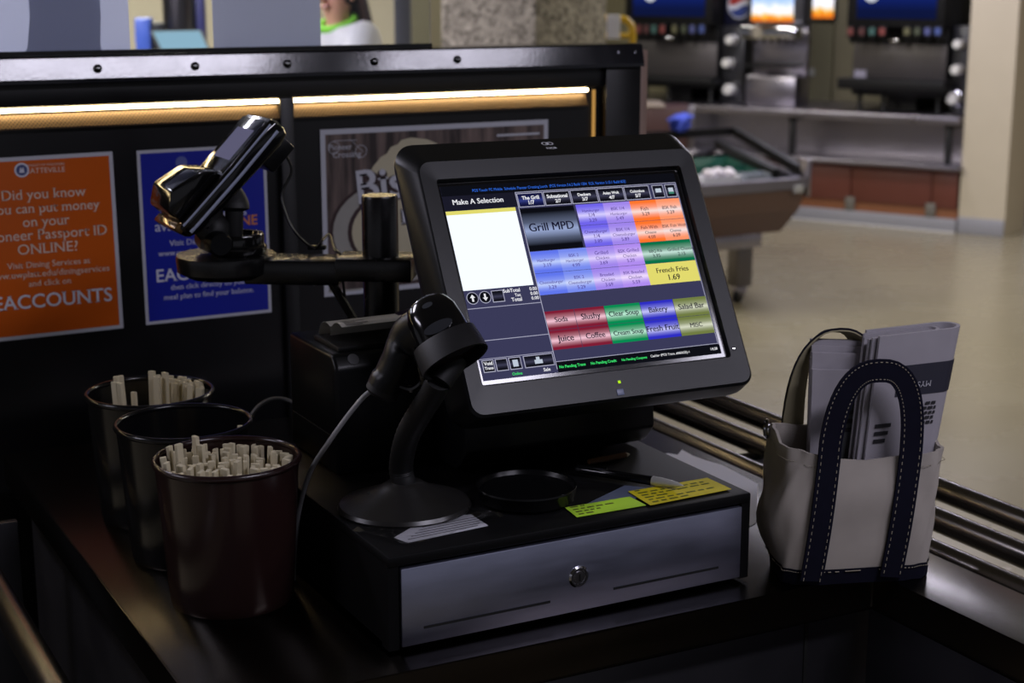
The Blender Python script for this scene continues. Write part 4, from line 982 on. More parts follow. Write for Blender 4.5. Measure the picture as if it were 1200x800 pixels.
def handle(side, uL, uR, top, zt, half=0.0135, lean=0.0):
    cl = []
    for k in range(10): z = 0.008 + (BHT - 0.004 - 0.008) * k / 9; cl.append((uL[0] + (uL[1] - uL[0]) * k / 9, z))
    m_ = []
    for k in range(1, 24):
        a = PI - PI * k / 24; cx = (uL[1] + uR[1]) / 2; rx = (uR[1] - uL[1]) / 2
        m_.append((cx + rx * (abs(math.cos(a)) ** 0.75) * (1 if math.cos(a) > 0 else -1) + top * math.sin(a), BHT - 0.004 + zt * (math.sin(a) ** 0.85)))
    cr = []
    for k in range(10): z = BHT - 0.004 - (BHT - 0.012) * k / 9; cr.append((uR[1] + (uR[0] - uR[1]) * k / 9, z))
    pts = []
    for (u, z) in cl + m_ + cr:
        zz = max(0, z - BHT + 0.01)
        hd = BHD * (0.96 + 0.10 * math.sin(PI * max(0, min(1, z / BHT)))) + 0.0036
        pts.append(tt(u, side * (hd + lean * zz), z))
    return pts
def strap(pts, side, m):
    bm = new(); upv = -TV if side < 0 else TV
    ribbon(bm, pts, tuple(upv), 0.0132, 0.0032); return obj('handle', bm, m, t, ang=50)
hpF = handle(-1, (-0.061, -0.046), (0.034, 0.050), 0.006, 0.100)
h1 = strap(hpF, -1, M_NAVY)
for sgn in (-1, 1):
    fr_ = frames(curve(hpF, 4), tuple(-TV)); stitch([p + b * (sgn * 0.0098) + a * 0.0019 for (p, tt_, a, b) in fr_], 'stitching', h1)
hpB = handle(1, (-0.058, -0.056), (0.040, 0.036), 0.0, 0.125, lean=-0.06)
upB = []
for p in hpB:
    k = max(0.0, min(1.0, (p.z - BHT) / 0.125)); cB = tt(-0.008, 0.05, BHT)
    upB.append((TV * (1 - 0.75 * k) + (p - cB).normalized() * 0.9 * k).normalized())
# back handle: cream webbing inside, navy outside
bm = new(); ribbon(bm, hpB, tuple(TV), 0.0132, 0.0016, upB); obj('handle_lining', bm, M_CANVI, t, ang=50)
bm = new(); ribbon(bm, [p + u * 0.0022 for p, u in zip(hpB, upB)], tuple(TV), 0.0136, 0.0022, upB); obj('handle', bm, M_NAVY, t, ang=50)
# rim hem stitching and base stitching
st = [tt(*(lambda a: (a[0] * 1.012, a[1] * 1.02, a[2] - 0.014))(bag_pt(2 * PI * j / 220, 1.0))) for j in range(220)]; stitch(st, 'hem_stitching', t)
st = [tt(*(lambda a: (a[0] * 1.014, a[1] * 1.03, a[2] - 0.001))(bag_pt(2 * PI * j / 220, BB))) for j in range(220)]; stitch(st, 'base_stitching', t)
bm = new(); A = tt(-BHW - 0.006, 0.028, BHT + 0.010)
bmesh.ops.create_circle(bm, segments=20, radius=0.009); bm.free(); bm = new()
tube(bm, [A + TV * (0.008 * math.cos(2 * PI * k / 20)) + Vector((0, 0, 0.010 * math.sin(2 * PI * k / 20))) for k in range(21)], 0.0022, 8); obj('metal_ring', bm, M_CHROME, t)

def upright(u0, u1, v, z0, z1, lean_u, lean_v):
    return lambda a, b, d_: tt(u0 + (u1 - u0) * a + lean_u * b, v + d_ + lean_v * b, z0 + (z1 - z0) * b)
# left folded newspapers: a sheaf of folded sections
NL = []
for k in range(4):
    f = upright(-0.041 - 0.002 * k, 0.040 - 0.004 * k, 0.037 - 0.0085 * k, 0.030, 0.270 - 0.006 * k - (0.012 if k == 3 else 0), 0.0, 0.006)
    bm = new(); rings = []
    th = 0.0032
    sec = [(0.0, -th), (0.97, -th)] + [(0.97 + 0.03 * math.sin(q), -th * math.cos(q)) for q in (0.5, 1.0, 1.57, 2.1, 2.6)] + [(0.97, th), (0.0, th), (0.0, th * 0.5), (0.012, 0.0), (0.0, -th * 0.5)]
    for b in (0.0, 0.25, 0.5, 0.75, 1.0):
        rings.append([f(a, b - 0.02 * a * b, d_) for a, d_ in sec])
    loft(bm, rings)
    o = tag(obj('newspaper', bm, M_NEWS, smooth=False), ['rear folded newspaper on the left side of the tote bag', 'second folded newspaper from the back at the left in the tote', 'third folded newspaper from the back at the left in the tote', 'front folded newspaper with a dark picture at the left in the tote'][k], 'newspaper', 'newspapers in the tote bag'); NL.append((o, f, th))
o, f, th = NL[3]
bm = new(); quad(bm, [f(0.30, 0.45, -th - 0.0006), f(0.95, 0.45, -th - 0.0006), f(0.95, 0.82, -th - 0.0006), f(0.45, 0.86, -th - 0.0006)]); obj('printed_picture', bm, mat('news_photo', (70, 72, 74), 0.8, var=0.6, scale=40), o, smooth=False)
for k in range(3):
    bm = new(); b = 0.74 - 0.05 * k; quad(bm, [f(0.5, b, -th - 0.0012), f(0.8, b, -th - 0.0012), f(0.8, b + 0.025, -th - 0.0012), f(0.5, b + 0.025, -th - 0.0012)]); obj('print_line', bm, M_INK, o, smooth=False)
# right newspaper: thick, folded round on its right side
def fold_sec(hw, th, lay, n=12):
    """closed U outline: inner and outer line of a folded sheaf, open end at the left"""
    out = [(-hw, -th)] + [(hw - th + th * math.sin(q), -th * math.cos(q)) for q in [PI * k / n for k in range(n + 1)]] + [(-hw, th)]
    ti = th - lay
    inn = [(-hw, ti)] + [(hw - th + ti * math.sin(q), ti * math.cos(q)) for q in [PI * k / n for k in range(n + 1)]] + [(-hw, -ti)]
    return out + inn
NRs = []
def fold_news(uc, vc, hw, th, lay, z0, z1, lu, lv, twist, label, taper=0.80):
    bm = new(); rings = []
    sec = fold_sec(1.0, th / hw, lay / hw)
    def g(b, a, d_):
        s_ = hw * (taper + (1 - taper) * b); ca, sa = math.cos(twist), math.sin(twist)
        x, y = a * s_, d_ * hw * (0.75 + 0.25 * b)
        return tt(uc + lu * b + x * ca - y * sa, vc + lv * b + x * sa + y * ca, z0 + (z1 - z0) * b + 0.010 * a * b * 0.3)
    for b in (0, 0.2, 0.4, 0.6, 0.8, 0.93, 1.0): rings.append([g(b, a, d_) for a, d_ in sec])
    loft(bm, rings, cap=False)
    bm.verts.ensure_lookup_table(); ns = len(sec)
    h = ns // 2
    for base in (0, (len(rings) - 1) * ns):
        for k in range(h - 1):
            bm.faces.new([bm.verts[base + i] for i in (k, k + 1, ns - 2 - k, ns - 1 - k)])
    o = tag(obj('newspaper', bm, M_NEWS, ang=50), label, 'newspaper', 'newspapers in the tote bag')
    return o, g
o, g = fold_news(0.037, -0.012, 0.054, 0.019, 0.0045, 0.030, 0.286, 0.036, 0.022, 0.10, 'thick newspaper folded round at the right with a dark masthead')
for k in range(2):
    fold_news(0.022 - 0.002 * k, -0.012 - 0.0 * k, 0.044, 0.013 - 0.0055 * k, 0.0035, 0.035, 0.283 - 0.003 * k, 0.036, 0.022, 0.10, ['folded newspaper section nested inside the thick folded newspaper', 'innermost newspaper section nested inside the thick folded newspaper'][k])
tf = 0.019 / 0.054
def gq(a0, a1, b0, b1, off=0.0007):
    return [g(b0, a0, -tf) - TV * off, g(b0, a1, -tf) - TV * off, g(b1, a1, -tf) - TV * off, g(b1, a0, -tf) - TV * off]
bm = new(); mp_ = [(-0.45, -tf), (0.62, -tf)] + [(1 - tf + tf * math.sin(q), -tf * math.cos(q)) for q in (0.25, 0.5, 0.75, 1.0, 1.25)]
loft(bm, [[g(b, a, d_) - TV * 0.0007 + TU * (0.0007 if a > 0.7 else 0) for a, d_ in mp_] for b in (0.715, 0.855)], cap=False, closed=False); obj('masthead', bm, mat('masthead_navy', (34, 34, 48), 0.6, var=0.1), o, smooth=False)
c0 = g(0.775, 0.14, -tf) - TV * 0.0012; ux = (g(0.775, 0.6, -tf) - g(0.775, -0.4, -tf)).normalized(); uz = (g(0.9, 0.1, -tf) - g(0.5, 0.1, -tf)).normalized()
letters('MYSTI', basis(c0, tuple(-ux), tuple(-uz), tuple(ux.cross(uz))), 0.026, mat('news_white', (170, 170, 178), 0.8), o, serif=True, lift=0.0002)
for k, (a0, a1, b) in enumerate(((0.34, 0.62, 0.665), (0.30, 0.62, 0.643), (0.36, 0.62, 0.621), (0.24, 0.60, 0.599), (0.32, 0.62, 0.577))):
    bm = new(); x = a0
    while x < a1:
        w_ = random.uniform(0.06, 0.12); quad(bm, gq(x, min(a1, x + w_), b, b + 0.014, 0.0012)); x += w_ + 0.03
    obj('print_line', bm, M_INK, o, smooth=False)
for k in range(3):
    bm = new(); quad(bm, gq(-0.85, -0.45 - 0.05 * k, 0.58 - 0.035 * k, 0.598 - 0.035 * k, 0.0012)); obj('print_line', bm, M_INK, o, smooth=False)

# ================================================================== DRINK COUNTER (far right)
M_FSTEEL = mat('far_stainless', (150, 146, 156), 0.3, 1.0, var=0.12, scale=4, rvar=0.08)
M_BROWN = mat('red_brown_laminate', (92, 46, 34), 0.45, var=0.12, scale=6)
M_OAK = mat('orange_brown_strip', (120, 74, 44), 0.5, var=0.15)
S0, S1 = bp(1125, 190, 0.08)[0], 3.4
t = thing('drink_counter', bpt(1.2, -0.3, 0), 'long stainless drink counter with red brown base panels', 'counter')
hT, hL = 0.805, 0.468
bm = new(); bbox(bm, bp(1124, 136, 0.05)[0], S1, 0.05, -0.94, hT - 0.055, hT, 0.006); obj('upper_worktop', bm, M_FSTEEL, t)
bm = new(); bbox(bm, S0, S1, 0.08, -0.38, hL - 0.028, hL, 0.004); obj('lower_shelf', bm, M_FSTEEL, t)
bm = new(); bbox(bm, S0 + 0.05, S1, -0.36, -0.39, hL, hT - 0.055); obj('splash_back', bm, M_FSTEEL, t)
hB = 0.095
sd_ = [bp(x, 220)[0] for x in (1123, 1092, 997, 900, 800)]
for a, b in zip(sd_, sd_[1:]):
    bm = new(); bbox(bm, a + 0.004, b - 0.004, -0.02, 0.0, hB + 0.07, hL - 0.03, 0.003); obj('base_panel', bm, M_BROWN, t)
bm = new(); bbox(bm, sd_[0], sd_[-1], -0.04, -0.012, hB, hB + 0.068); obj('bottom_strip', bm, M_OAK, t)
bm = new(); bbox(bm, sd_[0], S1, -0.5, -0.025, 0.0, hL - 0.029); obj('carcass', bm, M_DARK, t, smooth=False)
for s in sd_[1:-1]:
    bm = new(); bbox(bm, s - 0.035, s + 0.035, -0.01, 0.012, hB, hB + 0.10, 0.003); obj('bracket_foot', bm, mat('grey_bracket', (104, 100, 92), 0.5, 0.3), t)
for x in (1110, 926, 790):
    s = bp(x, 160, 0.0)[0]
    bm = new(); bbox(bm, s - 0.022, s + 0.022, -0.06, -0.02, hL, hT - 0.055, 0.003); bbox(bm, s - 0.022, s + 0.022, -0.30, 0.0, hT - 0.085, hT - 0.056); obj('shelf_bracket', bm, mat('dark_bracket', (46, 46, 48), 0.4, 0.6), t)
bm = new(); bbox(bm, sd_[0], S1, -0.02, 0.012, 0.0, hB, 0.003); obj('cove_base', bm, M_BASE, t)
bm = new(); bbox(bm, sd_[0], S1, 0.012, 0.03, 0.0, 0.008); obj('base_edge', bm, mat('pale_floor_edge', (176, 174, 170), 0.5), t)

# ---- soda fountains
M_SPL = mat('fountain_grey', (84, 80, 80), 0.4, 0.6, var=0.08)
M_FBLK = mat('fountain_black', (9, 9, 10), 0.5, spec=0.25)
E_SCRB = emat('fountain_blue_display', (14, 22, 60), 1.0, (24, 48, 150)); E_LOGO = emat('display_white', (225, 230, 235), 0.9)
VC = [(96, 44, 40), (70, 34, 34), (50, 84, 78), (110, 50, 46), (86, 84, 56), (60, 66, 48), (70, 76, 120), (60, 76, 130)]
def fountain(x0, x1, vx, label, legs, yt=(22, 52, 92, 107, 121)):
    yS, yV, yP, yD, yL = yt
    A = brect(x0, 60, x1, 90, -0.30)
    s0, s1 = min(A[:2]), max(A[:2])
    H = lambda y, off: (bp(x0, y, off)[1] + bp(x1, y, off)[1]) / 2
    t = thing('soda_fountain', bpt((s0 + s1) / 2, -0.4, hT), label, 'soda fountain', 'soda fountains on the drink counter')
    bm = new(); bbox(bm, s0, s1, -0.30, -0.85, hT + 0.10, 1.95, 0.01); obj('cabinet', bm, M_FBLK, t)
    bm = new(); bbox(bm, s0 + 0.01, s1 - 0.01, -0.285, -0.305, H(yP, -0.29), H(yV, -0.29) + 0.0, 0.003); obj('splash_panel', bm, M_SPL, t)
    bm = new(); bbox(bm, s0 - 0.05, s1 + 0.03, -0.30, -0.10, H(yD, -0.10), H(yP + 2, -0.10), 0.006); obj('drip_tray', bm, M_FBLK, t)
    bm = new(); bbox(bm, s0, s1, -0.30, -0.16, H(yV - 20, -0.16), 1.95, 0.008); hood_ = obj('valve_hood', bm, M_FBLK, t)
    # lit display
    a0, a1 = s0 + 0.055, s1 - 0.075
    bm = new(); q = [bpt(a1, -0.155, H(yS, -0.155)), bpt(a0, -0.155, H(yS, -0.155)), bpt(a0, -0.155, 1.92), bpt(a1, -0.155, 1.92)]; quad(bm, q)
    dsp = obj('lit_display', bm, E_SCRB, hood_, smooth=False)
    zc_ = bp((x0 * 0.8 + x1 * 0.2), -7, -0.15)
    bm = new(); n = 24; f = [bm.verts.new(bpt(zc_[0] + 0.056 * math.cos(2 * PI * k / n), -0.152, zc_[1] + 0.056 * math.sin(2 * PI * k / n))) for k in range(n)]; bm.faces.new(f); obj('display_mark', bm, E_LOGO, dsp if False else hood_, smooth=False)
    for k, x in enumerate(vx):
        s, h0 = bp(x, yV - 2, -0.12); h1 = bp(x, yV - 21, -0.12)[1]
        bm = new(); bbox(bm, s - 0.026, s + 0.026, -0.17, -0.105, h0 + 0.035, h1, 0.004); v = obj('valve', bm, M_FBLK, t)
        bm = new(); tube(bm, [bpt(s, -0.135, h0 + 0.036), bpt(s, -0.135, h0 - 0.006)], [0.02, 0.013], 10); obj('nozzle', bm, M_FBLK, v)
        bm = new(); bbox(bm, s - 0.020, s + 0.020, -0.106, -0.102, h0 + 0.055, h1 - 0.01); obj('flavour_label', bm, mat('flavour_%d' % k, VC[k], 0.5), v)
    s, h = bp((vx[3] + vx[4]) / 2, yV - 4, -0.13)
    bm = new(); bbox(bm, s - 0.035, s + 0.035, -0.17, -0.12, h - 0.01, h + 0.012, 0.004); obj('ice_lever', bm, M_CHROME, t)
    for x in legs:
        s = bp(x, yD, -0.2)[0]
        bm = new(); tube(bm, [bpt(s, -0.20, hT), bpt(s, -0.20, hT + 0.02), bpt(s, -0.20, H(yD, -0.1) + 0.01)], [0.026, 0.016, 0.02], 10); obj('leg', bm, M_FBLK, t)
    s = (s0 + s1) / 2; bm = new(); bbox(bm, s - 0.12, s + 0.10, -0.35, -0.80, hT, hT + 0.11); obj('base_stem', bm, M_FBLK, t)
    sx, hx_ = bp(x0 * 0.92 + x1 * 0.08 , yP - 5, -0.28)
    bm = new(); bbox(bm, sx - 0.045, sx + 0.045, -0.286, -0.281, hx_ - 0.025, hx_ + 0.03); obj('sticker', bm, mat('grey_sticker', (140, 136, 150), 0.5), t)
fountain(999, 1111, [997, 1010, 1022, 1034, 1063, 1075, 1087, 1099], 'soda fountain with eight valves beside the beige wall corner', (1008, 1036, 1100))
fountain(742, 842, [749, 758, 767, 777, 791, 802, 812, 823], 'soda fountain with eight valves above the black partition end', (757, 784, 833), yt=(19, 49, 88, 98, 116))

# ---- cup dispensers: horizontal tubes with white cup ends
M_CUP = mat('white_cup', (206, 204, 196), 0.5)
def cup_rack(x0, x1, cups, label, y1):
    A = brect(x0, 40, x1, y1, -0.32); s0, s1 = min(A[:2]), max(A[:2])
    t = thing('cup_dispenser', bpt((s0 + s1) / 2, -0.4, hT), label, 'cup dispenser', 'cup dispensers on the drink counter')
    bm = new(); bbox(bm, s0, s1, -0.34, -0.80, hT, bp(x0, 30, -0.34)[1], 0.006); obj('cabinet', bm, mat('dispenser_grey', (58, 58, 62), 0.3, 0.5), t)
    for (x, y, r_) in cups:
        s, h = bp(x, y, -0.22); R_ = r_ / 163
        rot = basis(bpt(s, -0.36, h), tuple(BE), (0, 0, 1), tuple(BN))
        bm = new(); lathe(bm, [(R_ * 1.35, 0), (R_ * 1.35, 0.05), (R_ * 1.15, 0.055), (R_ * 1.15, 0.0)], rot, 20, cap=False); obj('tube_collar', bm, M_CHROME, t)
        bm = new(); lathe(bm, [(R_ * 1.05, -0.05), (R_ * 1.0, 0.10), (R_ * 1.06, 0.105), (R_ * 1.0, 0.115), (R_ * 0.9, 0.13), (0, 0.132)], rot, 20); obj('cup', bm, M_CUP, t)
cup_rack(844, 870, [(853, 47, 5.5), (849, 74, 5.5), (851, 105, 6.5)], 'grey cup dispenser beside the juice machine with three white cups', 116)
cup_rack(1114, 1134, [(1120, 52, 5), (1118, 82, 5.5), (1114, 116, 6.5)], 'grey cup dispenser against the beige wall corner with three white cups', 126)

# ---- dark blue merchandiser with round emblem
A = brect(846, 0, 873, 30, -0.30); s0, s1 = min(A[:2]), max(A[:2])
t = thing('drink_sign', bpt((s0 + s1) / 2, -0.34, bp(860, 30, -0.3)[1] + 0.002), 'dark blue drink sign with a red white and blue round emblem', 'sign')
bm = new(); bbox(bm, s0, s1, -0.345, -0.60, bp(860, 30, -0.3)[1] + 0.002, 1.95, 0.006); obj('panel', bm, mat('sign_navy', (16, 18, 40), 0.35), t)
cx_, cz_ = bp(866, 6, -0.33); QM = basis(bpt(cx_, -0.343, cz_), tuple(-BE), (0, 0, 1), tuple(BN))
R_ = 0.092
def cut(k0, k1, f0, f1, n=20):   # band of a disc between two wave lines
    P = []
    for k in range(n + 1): x = -1 + 2 * k / n; P.append((x, f0(x)))
    for k in range(n, -1, -1): x = -1 + 2 * k / n; P.append((x, f1(x)))
    out = []
    for x, y in P:
        l = math.sqrt(max(0, 1 - x * x)); out.append((x * R_, max(-l, min(l, y)) * R_))
    return out
wave = lambda o: (lambda x: o + 0.22 * math.sin(x * 2.6))
flat('emblem_white', disc(R_ * 1.1), QM, mat('emblem_white', (190, 192, 198), 0.4), t, 0.002)
flat('emblem_red', cut(0, 0, wave(0.22), lambda x: 1.0), QM, mat('emblem_red', (150, 40, 34), 0.4), t, 0.004)
flat('emblem_blue', cut(0, 0, lambda x: -1.0, wave(-0.18)), QM, mat('emblem_blue', (34, 52, 110), 0.4), t, 0.004)

# ---- juice machine
A = brect(876, 0, 941, 46, -0.25); s0, s1 = min(A[:2]), max(A[:2])
t = thing('juice_machine', bpt((s0 + s1) / 2, -0.5, hT), 'tall chrome juice machine with a bright lit picture on top', 'juice machine')
hq = lambda y, o=-0.25: bp(905, y, o)[1]
bm = new(); bbox(bm, s0, s1, -0.25, -0.42, hq(28), 1.95, 0.008); obj('head_cabinet', bm, mat('machine_grey', (92, 92, 98), 0.3, 0.8), t)
E_JUICE = None
def juice_mat():
    m = bpy.data.materials.new('lit_juice_picture'); m.use_nodes = True; N = m.node_tree.nodes; L = m.node_tree.links; N.remove(N['Principled BSDF'])
    tc = N.new('ShaderNodeTexCoord'); sp_ = N.new('ShaderNodeSeparateXYZ'); L.new(tc.outputs['UV'], sp_.inputs[0])
    nz = N.new('ShaderNodeTexNoise'); nz.inputs['Scale'].default_value = 5; L.new(tc.outputs['UV'], nz.inputs['Vector'])
    ad_ = N.new('ShaderNodeMath'); ad_.operation = 'MULTIPLY_ADD'; L.new(nz.outputs['Fac'], ad_.inputs[0]); ad_.inputs[1].default_value = 0.30; L.new(sp_.outputs['Y'], ad_.inputs[2])
    cr = N.new('ShaderNodeValToRGB'); L.new(ad_.outputs[0], cr.inputs[0]); el = cr.color_ramp.elements
    el[0].position = 0.20; el[0].color = lin((230, 120, 30)); el[1].position = 0.34; el[1].color = lin((245, 240, 245))
    for p_, c_ in ((0.26, (240, 190, 70)), (0.45, (236, 240, 255)), (0.6, (150, 190, 250)), (0.75, (240, 245, 255))): k = el.new(p_); k.color = lin(c_)
    e = N.new('ShaderNodeEmission'); e.inputs[1].default_value = 1.2; L.new(cr.outputs[0], e.inputs[0]); L.new(e.outputs[0], N['Material Output'].inputs[0]); return m
MJ = juice_mat()
a, b = bp(881, 10, -0.245), bp(930, 10, -0.245)
def lit(name, x0, x1, y1, off, par, h1=1.93):
    sa, sb = bp(x0, 10, off)[0], bp(x1, 10, off)[0]; hb = bp(x0, y1, off)[1]
    bm = new(); quad(bm, [bpt(sa, off, hb), bpt(sb, off, hb), bpt(sb, off, h1), bpt(sa, off, h1)]); return obj(name, bm, MJ, par, smooth=False)
lit('lit_picture', 881, 930, 25, -0.243, t, 1.78)
bm = new(); bbox(bm, s0, s1, -0.25, -0.14, hq(46, -0.14), hq(31, -0.14), 0.006); obj('nozzle_bar', bm, M_CHROME, t)
for k in range(6):
    s, h = bp(886 + 9 * k, 48, -0.18); bm = new(); tube(bm, [bpt(s, -0.18, h + 0.02), bpt(s, -0.18, h - 0.015)], [0.016, 0.009], 10); obj('nozzle', bm, M_FBLK, t)
A2 = brect(882, 48, 946, 75, -0.40); q0, q1 = min(A2[:2]), max(A2[:2])
bm = new(); bbox(bm, q0, q1, -0.40, -0.46, bp(905, 88, -0.4)[1], hq(28) + 0.02, 0.006); obj('splash_panel', bm, M_FSTEEL, t)
bm = new(); bbox(bm, q0 + 0.02, q1 - 0.02, -0.40, -0.20, bp(905, 79, -0.2)[1], bp(905, 76, -0.2)[1]); obj('drip_shelf', bm, M_FBLK, t)
A3 = brect(873, 88, 932, 120, -0.22); q0, q1 = min(A3[:2]), max(A3[:2])
bm = new(); bbox(bm, q0, q1, -0.22, -0.48, hT, bp(905, 89, -0.22)[1], 0.012); obj('base_cabinet', bm, M_FSTEEL, t)
# lit sign on the wall at the right of it
t = thing('lit_sign', bpt(bp(963, 10, -0.9)[0], -0.94, bp(963, 22, -0.92)[1]), 'small bright lit picture sign on the wall between the drink machines', 'sign')
sa, sb = bp(948, 10, -0.92)[0], bp(980, 10, -0.92)[0]
bm = new(); bbox(bm, sa, sb, -0.95, -0.925, bp(963, 24, -0.92)[1], 1.95, 0.004); obj('frame', bm, mat('sign_frame_grey', (60, 56, 52), 0.5), t)
lit('lit_picture', 951, 977, 21, -0.923, t, 1.94)
sA = bp(988, 60, -0.94)
bm = new(); bbox(bm, bp(935, 60, -0.9)[0], bp(975, 60, -0.9)[0], -0.945, -0.90, bp(950, 118, -0.9)[1] - 0.05, bp(950, 20, -0.9)[1] - 0.05); o = obj('wall_panel', bm, mat('olive_panel', (108, 104, 78), 0.5, var=0.08)); tag(o, 'flat olive panel on the wall between juice machine and right fountain', 'panel')
bm = new(); bbox(bm, bp(954, 88, -0.89)[0], bp(946, 88, -0.89)[0], -0.9, -0.885, bp(950, 89, -0.89)[1], bp(950, 80, -0.89)[1]); tag(obj('wall_switch', bm, mat('switch_white', (150, 150, 140), 0.5)), 'small pale switch plate on the olive wall panel', 'switch')

# ================================================================== SALAD CART
RZ = -0.361
c0, c1 = Vector((4.10, 5.405, 0)), Vector((4.828, 5.43, 0)); sh = Vector((0.62, 1.55, 0))
def cq(a, b, z, infl=0.0):
    """a across (0..1), b back (0..1)"""
    ca = (a - 0.5) * (1 + infl) + 0.5; cb = (b - 0.5) * (1 + infl * 0.5) + 0.5
    p_ = c0.lerp(c1, ca) + sh * cb; return Vector((p_.x, p_.y, z))
t = thing('salad_cart', cq(0.5, 0.5, FLOOR), 'brown and stainless salad bar cart with sloping sides and casters', 'cart')
zB = py(908, 272, 5.55).z
M_CART = mat('cart_brown', (82, 58, 50), 0.4, var=0.1)
bm = new(); n4 = [(0, 0), (1, 0), (1, 1), (0, 1)]
loft(bm, [[cq(a, b, zB, -0.34) for a, b in n4], [cq(a, b, zB + 0.13, -0.10) for a, b in n4], [cq(a, b, RZ - 0.05, 0.0) for a, b in n4]], cap=False); bm.faces.new(list(bm.verts)[:4]); obj('body', bm, M_CART, t, smooth=False)
bm = new(); R = [[cq(a, b, z, f) for a, b in n4] for z, f in ((RZ - 0.055, 0.005), (RZ - 0.055, 0.03), (RZ, 0.03), (RZ, -0.16), (RZ - 0.03, -0.18), (RZ - 0.055, 0.005))]
loft(bm, R, cap=False); bmesh.ops.remove_doubles(bm, verts=bm.verts[:], dist=1e-5); obj('steel_rim', bm, M_FSTEEL, t, smooth=False)
bm = new(); R = [[cq(a, b, z, f) for a, b in n4] for z, f in ((RZ - 0.048, -0.16), (RZ - 0.20, -0.24))]; loft(bm, R, cap=False); f_ = bm.faces.new([v for v in bm.verts][4:8]); obj('well', bm, mat('well_dark_green', (16, 40, 36), 0.4), t, smooth=False)
# raised black guard along the back and right of the well
for nm, P in (('guard_rail', [cq(1.0, 0.08, RZ + 0.025), cq(1.0, 0.98, RZ + 0.10), cq(0.0, 0.98, RZ + 0.10)]), ('guard_rail', [cq(0.78, 0.10, RZ + 0.012), cq(0.80, 0.95, RZ + 0.03)])):
    bm = new(); ribbon(bm, P, (0, 0, 1), 0.02, 0.05); obj(nm, bm, M_FBLK, t, smooth=False)
bm = new(); box(bm, (c1.x - 0.012, c1.y - 0.02, RZ - 0.10), (c1.x + 0.012, c1.y + 0.05, RZ + 0.10), bev=0.004); obj('corner_post', bm, M_FSTEEL, t)
bm = new(); P = py(933, 221, c1.y); box(bm, (P.x - 0.03, c1.y - 0.025, P.z - 0.02), (P.x + 0.03, c1.y - 0.005, P.z + 0.02), bev=0.003); obj('badge', bm, mat('cart_badge', (150, 150, 150), 0.4), t)
bm = new(); box(bm, (c0.x + 0.1, 5.55, zB - 0.075), (4.63, 5.95, zB + 0.0), bev=0.004); obj('under_shelf', bm, M_FSTEEL, t)
for (x, y) in ((4.54, 5.62), (4.05 + 0.12, 5.62), (5.15, 6.85), (4.75, 6.85)):
    bm = new(); box(bm, (x - 0.05, y - 0.05, FLOOR + 0.09), (x + 0.05, y + 0.05, zB + 0.02), bev=0.006); lg = obj('leg', bm, mat('cart_leg_steel', (104, 100, 102), 0.35, 0.9, var=0.1), t)
    bm = new(); lathe(bm, [(0.0, -0.018), (0.035, -0.018), (0.042, -0.012), (0.042, 0.012), (0.035, 0.018), (0, 0.018)], at((x - 0.02, y - 0.02, FLOOR + 0.0425), rx=PI / 2, rz=0.5), 20); obj('caster', bm, M_BLKM, lg)
    bm = new(); box(bm, (x - 0.045, y - 0.045, FLOOR + 0.05), (x + 0.02, y + 0.01, FLOOR + 0.092), bev=0.004); obj('caster_fork', bm, M_FSTEEL, lg)
# food pans in the cart
for (a0, a1, b0, b1, m_, nm, lab, hh) in ((0.12, 0.46, 0.10, 0.22, M_PAPER, 'food_pan', 'white pan of ice at the near left of the salad cart', 0.02), (0.5, 0.74, 0.10, 0.2, mat('pan_pale', (150, 156, 166), 0.3, 0.4), 'food_pan', 'pale steel pan at the near right of the salad cart', 0.02), (0.14, 0.74, 0.26, 0.42, mat('pan_green', (20, 70, 58), 0.35), 'food_pan', 'dark green pan in the middle of the salad cart', 0.01), (0.16, 0.74, 0.46, 0.7, mat('pan_green', (20, 70, 58), 0.35), 'food_pan', 'dark green pan at the far end of the salad cart', 0.01)):
    bm = new(); P4 = [(a0, b0), (a1, b0), (a1, b1), (a0, b1)]
    ins = lambda a, b, k: (a + (sum(q[0] for q in P4) / 4 - a) * k, b + (sum(q[1] for q in P4) / 4 - b) * k)
    R = [[cq(*ins(a, b, k), z) for a, b in P4] for k, z in ((0.15, RZ - 0.18), (0.0, RZ - 0.01 + hh), (0.05, RZ - 0.01 + hh), (0.2, RZ - 0.10))]
    loft(bm, R); tag(obj(nm, bm, m_, smooth=False), lab, 'food pan', 'pans in the salad cart')
def blob(name, c, r3, m, seed, label, cat, amp=0.3, group=None):
    rnd = random.Random(seed); bm = new(); bmesh.ops.create_icosphere(bm, subdivisions=3, radius=1.0)
    ph = [Vector((rnd.uniform(-4, 4), rnd.uniform(-4, 4), rnd.uniform(-4, 4))) for _ in range(6)]
    for v in bm.verts:
        k = 1 + amp * sum(math.sin(v.co.dot(p_) * 1.6 + i) for i, p_ in enumerate(ph)) / 6
        v.co = Vector((c[0] + v.co.x * r3[0] * k, c[1] + v.co.y * r3[1] * k, c[2] + v.co.z * r3[2] * k))
    return tag(obj(name, bm, m, ang=60), label, cat, group)
M_ICE = mat('crushed_ice', (196, 190, 200), 0.35, var=0.15, scale=30, bump=0.6, bscale=60)
for k, (a, b) in enumerate(((0.2, 0.15), (0.29, 0.17), (0.37, 0.14))):
    p_ = cq(a, b, RZ + 0.022); blob('ice_heap', p_, (0.03, 0.05, 0.030), M_ICE, k, ['heap of white ice at the left in the salad cart pan', 'heap of white ice in the middle of the salad cart pan', 'heap of white ice at the right in the salad cart pan'][k], 'ice', group='ice in the salad cart')

